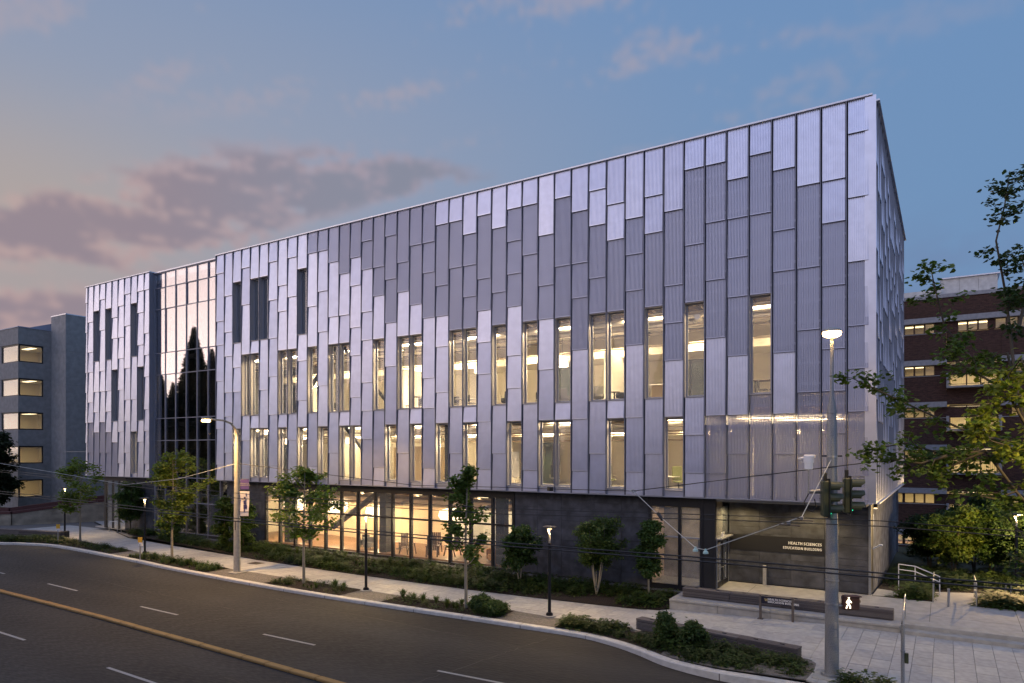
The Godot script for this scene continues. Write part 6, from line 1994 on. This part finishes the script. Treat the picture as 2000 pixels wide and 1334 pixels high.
func planting() -> void:
	var greens := [Color(0.05, 0.09, 0.02), Color(0.035, 0.07, 0.018), Color(0.075, 0.115, 0.022)]
	var darks := [Color(0.03, 0.055, 0.016), Color(0.045, 0.075, 0.018), Color(0.06, 0.1, 0.02)]
	var flat := func(p): return gh(p.x) - 0.004
	var long := PackedVector2Array()
	for a in [[-53.07, 1.12], [-45.31, 1.93], [-37.44, 2.6], [-34.54, 2.93], [-29.4, 3.2], [-24.3, 3.38], [-17.2, 3.43], [-13.1, 3.29], [-9.53, 3.05], [-7.2, 2.74], [-6.95, 2.3], [-6.95, 0.25], [-20.0, 0.3], [-42.0, 0.25], [-56.0, -0.2]]:
		long.append(Vector2(a[0], a[1]))
	struct("gravel_strip", sheet(pv([[-57, -0.49], [-57, 0.0], [-42, 0.3], [-6.9, 0.34], [-6.9, -0.49]]), func(p): return 0.36), M.gravel)
	plant_bed("ground_cover", "leafy ground cover in the long bed under the storefront and dark wall", long, func(p): return bed_y(p), 15.0, 0.42, greens, 70, 0.12)
	plant_bed("ground_cover", "leafy ground cover in the kerb bed at the far left", kerb_bed(-63.0, -45.4), flat, 12.0, 0.32, darks, 71)
	plant_bed("ground_cover", "leafy ground cover in the kerb bed around the bright maple", kerb_bed(-43.0, -33.1), flat, 13.0, 0.34, greens, 72, 0.35)
	plant_bed("ground_cover", "leafy ground cover in the kerb bed before the left of the storefront", kerb_bed(-27.5, -21.7), flat, 9.0, 0.3, darks, 73, 0.2)
	plant_bed("ground_cover", "leafy ground cover in the kerb bed between the two nearer post lamps", kerb_bed(-19.0, -12.65), flat, 5.0, 0.34, darks, 74, 0.05)
	var near := pv([[-9.95, 6.3], [-7.2, 6.15], [-6.9, 6.75], [-0.5, 7.85], [-0.1, 8.2], [0.0, 8.8], [0.0, 9.6]])
	var kin := kerb_pts(0.31)
	for i in range(kin.size() - 1, -1, -2):
		if kin[i].x < 0.0 and kin[i].x > -9.9: near.append(kin[i])
	plant_bed("ground_cover", "leafy ground cover in the near kerb bed below the dark bench", near, func(p): return 0.02 + gh(p.x) * 0.6, 24.0, 0.34, [Color(0.03, 0.06, 0.014), Color(0.04, 0.075, 0.016), Color(0.05, 0.085, 0.018)], 75, 0.06, 0.12)
	plant_bed("ground_cover", "leafy ground cover at the foot of the signal mast", pv([[0.95, 9.3], [2.3, 9.2], [2.4, 10.2], [0.7, 10.3]]), func(p): return 0.24, 18.0, 0.5, greens, 76, 0.0, 0.05)
	plant_bed("ground_cover", "leafy ground cover beside the corner of the building", pv([[0.95, -2.75], [3.0, -2.6], [3.0, -6.0], [2.0, -5.2], [1.7, -3.1]]), back_y, 22.0, 0.6, [Color(0.06, 0.1, 0.02), Color(0.08, 0.13, 0.025)], 77, 0.0, 0.05)
	plant_bed("ground_cover", "leafy ground cover right of the garden ramp", pv([[4.7, -2.5], [12, -2.3], [14, -4.2], [4.8, -5.6]]), back_y, 18.0, 0.5, [Color(0.06, 0.1, 0.02), Color(0.045, 0.08, 0.018)], 78, 0.0, 0.05)
	plant_bed("ground_cover", "leafy ground cover under the garden trees", pv([[0.8, -7.2], [4.8, -8.0], [14, -6.4], [12, -10.5], [8.5, -16.0], [4.0, -18.2], [0.8, -18.2]]), back_y, 6.0, 0.55, darks, 79, 0.0, 0.05)
	plant_bed("ground_cover", "leafy ground cover along the foot of the brick building", pv([[0.8, -22], [14, -20.2], [30, -14], [30, -36], [0.8, -36]]), back_y, 1.6, 0.8, [Color(0.02, 0.035, 0.012), Color(0.03, 0.05, 0.014)], 80, 0.0, 0.05)
	# separate plants
	var tuft := thing("fern_tuft", "", "fern", Vector3.ZERO)
	tuft.set_meta("base_name", "fern_tuft")
	part(tuft, "fronds", foliage(leaf_mesh("blade"), [Transform3D.IDENTITY, Transform3D(Basis(Vector3.UP, 1.7).scaled(Vector3(0.8, 0.85, 0.8)), Vector3(0.05, 0, 0.06))], [Color(0.075, 0.12, 0.03), Color(0.055, 0.095, 0.022)]), M.leaf)
	var spots := [[-18.6, 6.75, 0.62], [-17.9, 6.8, 0.5], [-17.2, 6.95, 0.56], [-16.6, 6.7, 0.45], [-15.9, 6.75, 0.42], [-15.2, 6.6, 0.48], [-23.3, 6.7, 0.6], [-22.6, 6.75, 0.5], [-24.0, 7.3, 0.42], [-35.2, 6.7, 0.5], [-36.4, 6.6, 0.55], [-41.6, 6.3, 0.5], [-40.4, 6.3, 0.55]]
	for i in spots.size():
		var q: Array = spots[i]
		var where := "right of the storefront maple's bed" if q[0] > -20 else ("under the post lamp before the storefront" if q[0] > -30 else "under the bright maple")
		var lab := "fern tuft in the kerb bed " + ("between the nearer post lamps" if q[0] > -20 else ("before the left of the storefront" if q[0] > -30 else "around the bright maple"))
		var o := tuft if i == 0 else dup(tuft, Vector3.ZERO, 0, "")
		o.position = Vector3(q[0], 0.0, q[1])
		o.scale = Vector3.ONE * q[2]
		o.rotation.y = i * 1.3
		tag(o, lab + ", %s" % ["leftmost", "second from left", "third from left", "fourth from left", "fifth from left", "rightmost"][[0, 1, 2, 3, 4, 5, 1, 2, 0, 3, 2, 0, 1][i]], "fern", "fern tufts in the kerb beds")
	for i in 16:
		var x := -22.5 + i * 0.62 + rng.randf_range(-0.2, 0.2)
		var z := rng.randf_range(1.2, 2.9)
		var o := dup(tuft, Vector3(x, bed_y(Vector2(x, z)), z), i * 0.9, "upright fern tuft in the long bed behind the slender maple")
		o.scale = Vector3.ONE * rng.randf_range(0.5, 0.75)
		tag(o, "upright fern tuft behind the slender maple, %s from the left" % ordinal(i + 1), "fern", "fern tufts in the long bed")
	for q in [[-5.05, 7.9, 1.15, "taller leafy shrub before the dark bench, the left of two"], [-4.0, 8.2, 1.05, "taller leafy shrub before the dark bench, the right of two"], [-13.9, 7.0, 0.55, "round leafy shrub beside the slender maple's trunk"], [-12.95, 7.2, 0.45, "round leafy shrub at the right end of the bed by the slender maple"]]:
		tree("leafy_shrub", q[3], Vector3(q[0], 0.02, q[1]), q[2], {"seed": int(q[2] * 100), "spread": 0.32, "clear": 0.05, "trunk": 0.015, "limbs": 14, "color": Color(0.05, 0.095, 0.02), "kind": "oval", "leaf": 0.115, "per": 19, "clump": 0.12, "category": "shrub", "stems": 3, "splay": 0.3, "gap": 0.05})

# ---------- furniture behind the glass ----------
func furniture() -> void:
	var ch := thing("dining_chair", "", "chair", Vector3.ZERO)
	ch.set_meta("base_name", "dining_chair")
	part(ch, "seat", boxm(Vector3(0.44, 0.04, 0.42), 0.015), M.chair_black, Vector3(0, 0.45, 0))
	part(ch, "backrest", boxm(Vector3(0.42, 0.4, 0.035), 0.012), M.chair_black, Vector3(0, 0.72, -0.2))
	for p in [[-0.19, -0.18], [0.19, -0.18], [-0.19, 0.18], [0.19, 0.18]]: part(ch, "leg", tubem([Vector3(p[0], 0, p[1]), Vector3(p[0] * 0.9, 0.44, p[1] * 0.9)], [0.014], 6), M.stainless)
	var chairs := [[-16.0, 9.53, -1.9, 0.5, "black chair in the third floor window by the green glass"], [-20.6, 9.53, -1.7, 2.6, "black chair on the right of the third floor table"], [-21.9, 9.53, -1.8, 0.4, "black chair on the left of the third floor table"], [-3.75, 9.53, -1.7, 1.6, "dark chair in the rightmost third floor window, left side"], [-3.25, 9.53, -1.8, -1.4, "dark chair in the rightmost third floor window, right side"], [-24.6, 9.53, -1.9, 0.8, "black chair under the third floor drum lamp, right of the pair"], [-25.4, 9.53, -1.6, -0.7, "black chair under the third floor drum lamp, left of the pair"], [-28.7, 9.53, -1.8, 0.3, "black chair in the middle third floor window pair"], [-30.0, 9.53, -1.7, 2.3, "black chair in the left third floor window of the pair"], [-32.2, 9.53, -1.7, 1.0, "black chair near the black stair brace on the third floor"]]
	for i in chairs.size():
		var q: Array = chairs[i]
		var o: Node3D = ch if i == 0 else dup(ch, Vector3.ZERO, 0, "")
		o.position = Vector3(q[0], q[1], q[2])
		o.rotation.y = q[3]
		tag(o, q[4], "chair", "black chairs on the third floor")
	var task := thing("task_chair", "black high backed office chair in the second floor double window", "office chair", Vector3(-15.2, 5.06, -2.3), 0.5)
	task.set_meta("base_name", "task_chair")
	part(task, "seat", boxm(Vector3(0.54, 0.09, 0.5), 0.03), M.chair_black, Vector3(0, 0.48, 0))
	part(task, "backrest", boxm(Vector3(0.52, 0.72, 0.07), 0.03), M.chair_black, Vector3(0, 0.9, -0.25))
	part(task, "column", tubem([Vector3(0, 0.12, 0), Vector3(0, 0.45, 0)], [0.03], 8), M.steel_black)
	for k in 5:
		var a := TAU * k / 5
		part(task, "foot", tubem([Vector3(0, 0.12, 0), Vector3(cos(a) * 0.3, 0.06, sin(a) * 0.3), Vector3(cos(a) * 0.31, 0.0, sin(a) * 0.31)], [0.02, 0.018, 0.025], 6), M.steel_black)
	for x in [-0.29, 0.29]: part(task, "armrest", tubem([Vector3(x, 0.5, -0.1), Vector3(x, 0.7, -0.1), Vector3(x, 0.7, 0.16)], [0.018], 6), M.birch)
	for q in [[-11.9, 5.06, -2.4, 0.9, "olive green swivel chair in the second floor window above the pull wire ring"], [-8.0, 5.06, -2.2, 0.6, "olive green swivel chair in the rightmost second floor window"], [-38.2, 5.06, -1.6, 0.5, "dark swivel chair in the left second floor window pair"], [-22.5, 5.06, -2.6, 1.5, "dark swivel chair behind the second floor whiteboard window"]]:
		var o := dup(task, Vector3(q[0], q[1], q[2]), q[3], q[4])
		if "olive" in q[4]:
			for c in o.get_children():
				if c.name.begins_with("seat") or c.name.begins_with("backrest"): (c as MeshInstance3D).material_override = M.chair_green
	# shell lounge chairs
	for q in [[-12.2, 9.53, -1.5, 0.3, "chair_grey", "grey shell lounge chair in the third floor double window"], [-10.8, 9.53, -1.6, -0.8, "chair_black", "black shell lounge chair at the right of the third floor double window"], [-14.3, 9.53, -1.5, 0.6, "chair_black", "black armchair in the third floor window with no lamp"], [-17.9, 9.53, -1.5, 0.2, "chair_black", "low dark seat under the third floor drum lamp"]]:
		var t := thing("lounge_chair", q[5], "armchair", Vector3(q[0], q[1], q[2]), q[3])
		var m := MB.new()
		m.lathe(Vector3(0, 0.32, 0), [Vector2(0.05, 0.0), Vector2(0.3, 0.03), Vector2(0.38, 0.14), Vector2(0.36, 0.3)], 16)
		m.box(Vector3(0, 0.42, 0.02), Vector3(0.56, 0.1, 0.5))
		m.box(Vector3(0, 0.75, -0.28), Vector3(0.56, 0.6, 0.08), Basis(Vector3.RIGHT, -0.2))
		part(t, "shell", m.build(), M[q[4]])
		part(t, "pedestal", tubem([Vector3(0, 0.02, 0), Vector3(0, 0.33, 0)], [0.03], 8), M.steel_black)
		part(t, "foot", boxm(Vector3(0.6, 0.025, 0.6), 0.01), M.steel_black, Vector3(0, 0.013, 0))
	# tables
	for q in [[-11.4, 9.53, -1.9, 0.3, 0.72, "small round side table in the third floor double window"], [-21.2, 9.53, -2.0, 0.7, 0.74, "dark round table between the third floor chairs"], [-25.0, 9.53, -2.1, 0.6, 1.05, "tall round bar table under the third floor drum lamp"], [-12.7, 5.06, -2.5, 0.6, 0.74, "round table beside the olive chair on the second floor"], [-8.6, 5.06, -2.4, 0.6, 0.74, "round table in the rightmost second floor window"], [-27.2, 0.6, -6.9 + 4.2, 0.4, 0.5, "low white round table before the peach wall"], [-21.8, 0.6, -6.6, 0.62, 1.02, "tall white round table at the back of the bright ground floor room"], [-17.6, 0.6, -3.2, 0.55, 1.02, "tall white round table at the right end of the ground floor"]]:
		var t := thing("round_table", q[5], "table", Vector3(q[0], q[1], q[2]))
		var h: float = q[4]
		part(t, "tabletop", tubem([Vector3(0, h - 0.03, 0), Vector3(0, h, 0)], [q[3]], 22), M.table_white if q[1] < 1.0 or q[3] > 0.55 else M.walnut)
		part(t, "pedestal", tubem([Vector3(0, 0.02, 0), Vector3(0, h - 0.03, 0)], [0.04], 8), M.steel_black)
		part(t, "foot", tubem([Vector3(0, 0.0, 0), Vector3(0, 0.025, 0)], [q[3] * 0.6], 16), M.steel_black)
	# slatted wooden armchairs on the ground floor
	var ad := thing("slatted_chair", "", "wooden chair", Vector3.ZERO)
	ad.set_meta("base_name", "slatted_chair")
	for k in 5: part(ad, "back_slat", boxm(Vector3(0.1, 0.85, 0.025), 0.006), M.walnut, Vector3(-0.24 + 0.12 * k, 0.85, -0.32))
	for k in 5: part(ad, "seat_slat", boxm(Vector3(0.6, 0.025, 0.09), 0.006), M.walnut, Vector3(0, 0.4, -0.22 + 0.11 * k))
	for x in [-0.34, 0.34]:
		part(ad, "armrest", boxm(Vector3(0.11, 0.03, 0.72), 0.006), M.walnut, Vector3(x, 0.66, 0.0))
		for f in [[0.3, 0.42], [-0.28, -0.42]]: part(ad, "leg", tubem([Vector3(x, 0.65, f[0] * 0.8), Vector3(x, 0.0, f[1])], [0.045], 4), M.walnut)
	var slats := [[-25.3, -1.35, 1.4, "dark slatted wooden armchair seen from the side before the peach wall"], [-23.3, -1.35, -2.6, "dark slatted wooden chair seen from behind in the middle of the storefront"], [-22.4, -2.2, -1.5, "dark slatted wooden armchair behind the slender maple"], [-24.1, -2.6, 0.4, "brown slatted chair with an orange seat behind the others"]]
	for i in slats.size():
		var q: Array = slats[i]
		var o: Node3D = ad if i == 0 else dup(ad, Vector3.ZERO, 0, "")
		o.position = Vector3(q[0], 0.6, q[1])
		o.rotation.y = q[2]
		tag(o, q[3], "wooden chair", "slatted chairs on the ground floor")
	# low upholstered seats
	for q in [[-28.9, -1.6, 0.4, "chair_grey", "grey tub armchair left of the column on the ground floor"], [-30.2, -2.4, -0.5, "chair_black", "dark tub armchair behind the leafy maple"], [-36.4, -1.4, 0.2, "chair_grey", "grey tub armchair at the left end of the storefront"], [-35.2, -1.9, -0.7, "chair_black", "dark tub armchair next to the grey one at the left end"], [-18.9, -1.6, 0.5, "chair_orange", "low orange seat behind the right column"], [-17.5, -1.5, -0.3, "chair_orange", "round orange topped pouf at the right end of the storefront"]]:
		var t := thing("tub_chair", q[4], "armchair", Vector3(q[0], 0.6, q[1]), q[2])
		part(t, "seat", tubem([Vector3(0, 0.12, 0), Vector3(0, 0.4, 0), Vector3(0, 0.43, 0)], [0.36, 0.38, 0.34], 16), M[q[3]])
		if not "pouf" in q[4]:
			var m := MB.new()
			for k in 9:
				var a0 := PI * (0.05 + 0.9 * k / 9.0) + PI
				var a1 := PI * (0.05 + 0.9 * (k + 1) / 9.0) + PI
				var p0 := Vector3(cos(a0), 0, sin(a0))
				var p1 := Vector3(cos(a1), 0, sin(a1))
				for rr in [0.46, 0.38]:
					if rr > 0.4: m.quad(p1 * rr + Vector3.UP * 0.15, p1 * rr + Vector3.UP * 0.75, p0 * rr + Vector3.UP * 0.75, p0 * rr + Vector3.UP * 0.15)
					else: m.quad(p0 * rr + Vector3.UP * 0.15, p0 * rr + Vector3.UP * 0.75, p1 * rr + Vector3.UP * 0.75, p1 * rr + Vector3.UP * 0.15)
				m.quad(p0 * 0.38 + Vector3.UP * 0.75, p0 * 0.46 + Vector3.UP * 0.75, p1 * 0.46 + Vector3.UP * 0.75, p1 * 0.38 + Vector3.UP * 0.75)
			part(t, "backrest", m.build(), M[q[3]])
		for k in 4:
			var a := PI / 4 + PI / 2 * k
			part(t, "leg", tubem([Vector3(cos(a) * 0.26, 0.13, sin(a) * 0.26), Vector3(cos(a) * 0.3, 0, sin(a) * 0.3)], [0.015], 5), M.steel_black)
	# wire chairs at the tall table
	for q in [[-22.6, -6.5, 1.4, "left"], [-21.0, -6.7, -1.5, "right"]]:
		var t := thing("bar_chair", "white bar chair on the %s of the tall table at the back" % q[3], "bar chair", Vector3(q[0], 0.6, q[1]), q[2])
		part(t, "seat", boxm(Vector3(0.42, 0.04, 0.4), 0.015), M.table_white, Vector3(0, 0.7, 0))
		part(t, "backrest", boxm(Vector3(0.42, 0.4, 0.03), 0.012), M.table_white, Vector3(0, 0.95, -0.2))
		for p in [[-0.19, -0.18], [0.19, -0.18], [-0.19, 0.18], [0.19, 0.18]]: part(t, "leg", tubem([Vector3(p[0], 0, p[1]), Vector3(p[0] * 0.8, 0.69, p[1] * 0.8)], [0.014], 6), M.stainless)
	# boards and desks
	var wb := thing("whiteboard", "white board on a wheeled stand in a second floor window", "whiteboard", Vector3(-18.0, 5.06, -2.2), 0.5)
	part(wb, "board", boxm(Vector3(0.8, 1.5, 0.03), 0.006), M.table_white, Vector3(0, 1.25, 0))
	for s in [-1, 1]: part(wb, "leg", tubem([Vector3(0.05 * s, 0.6, 0), Vector3(0.3 * s, 0.03, 0.2 * s)], [0.018], 6), M.stainless)
	var wc := thing("whiteboard", "white board leaning behind the left pane of the second floor double window", "whiteboard", Vector3(-16.5, 5.06, -2.6), 0.1)
	part(wc, "board", boxm(Vector3(0.6, 1.5, 0.03), 0.006), M.table_white, Vector3(0, 1.1, 0))
	for s in [-1, 1]: part(wc, "leg", tubem([Vector3(0.1 * s, 0.6, 0), Vector3(0.25 * s, 0.03, 0.2 * s)], [0.018], 6), M.stainless)
	var ds := thing("reception_desk", "white and birch desk in the third floor window left of the dark doors", "desk", Vector3(-8.6, 9.53, -2.2))
	part(ds, "front", boxm(Vector3(1.5, 0.95, 0.5), 0.01), M.birch, Vector3(0, 0.48, 0))
	part(ds, "desktop", boxm(Vector3(1.7, 0.05, 0.7), 0.01), M.table_white, Vector3(0, 0.98, 0))
	var ld := thing("bench_desk", "dark bench desk in the rightmost third floor window", "desk", Vector3(-3.5, 9.53, -2.4))
	part(ld, "desktop", boxm(Vector3(1.6, 0.05, 0.7), 0.01), M.walnut, Vector3(0, 0.95, 0))
	for x in [-0.7, 0.7]: part(ld, "leg", boxm(Vector3(0.06, 0.93, 0.6), 0.005), M.steel_black, Vector3(x, 0.465, 0))
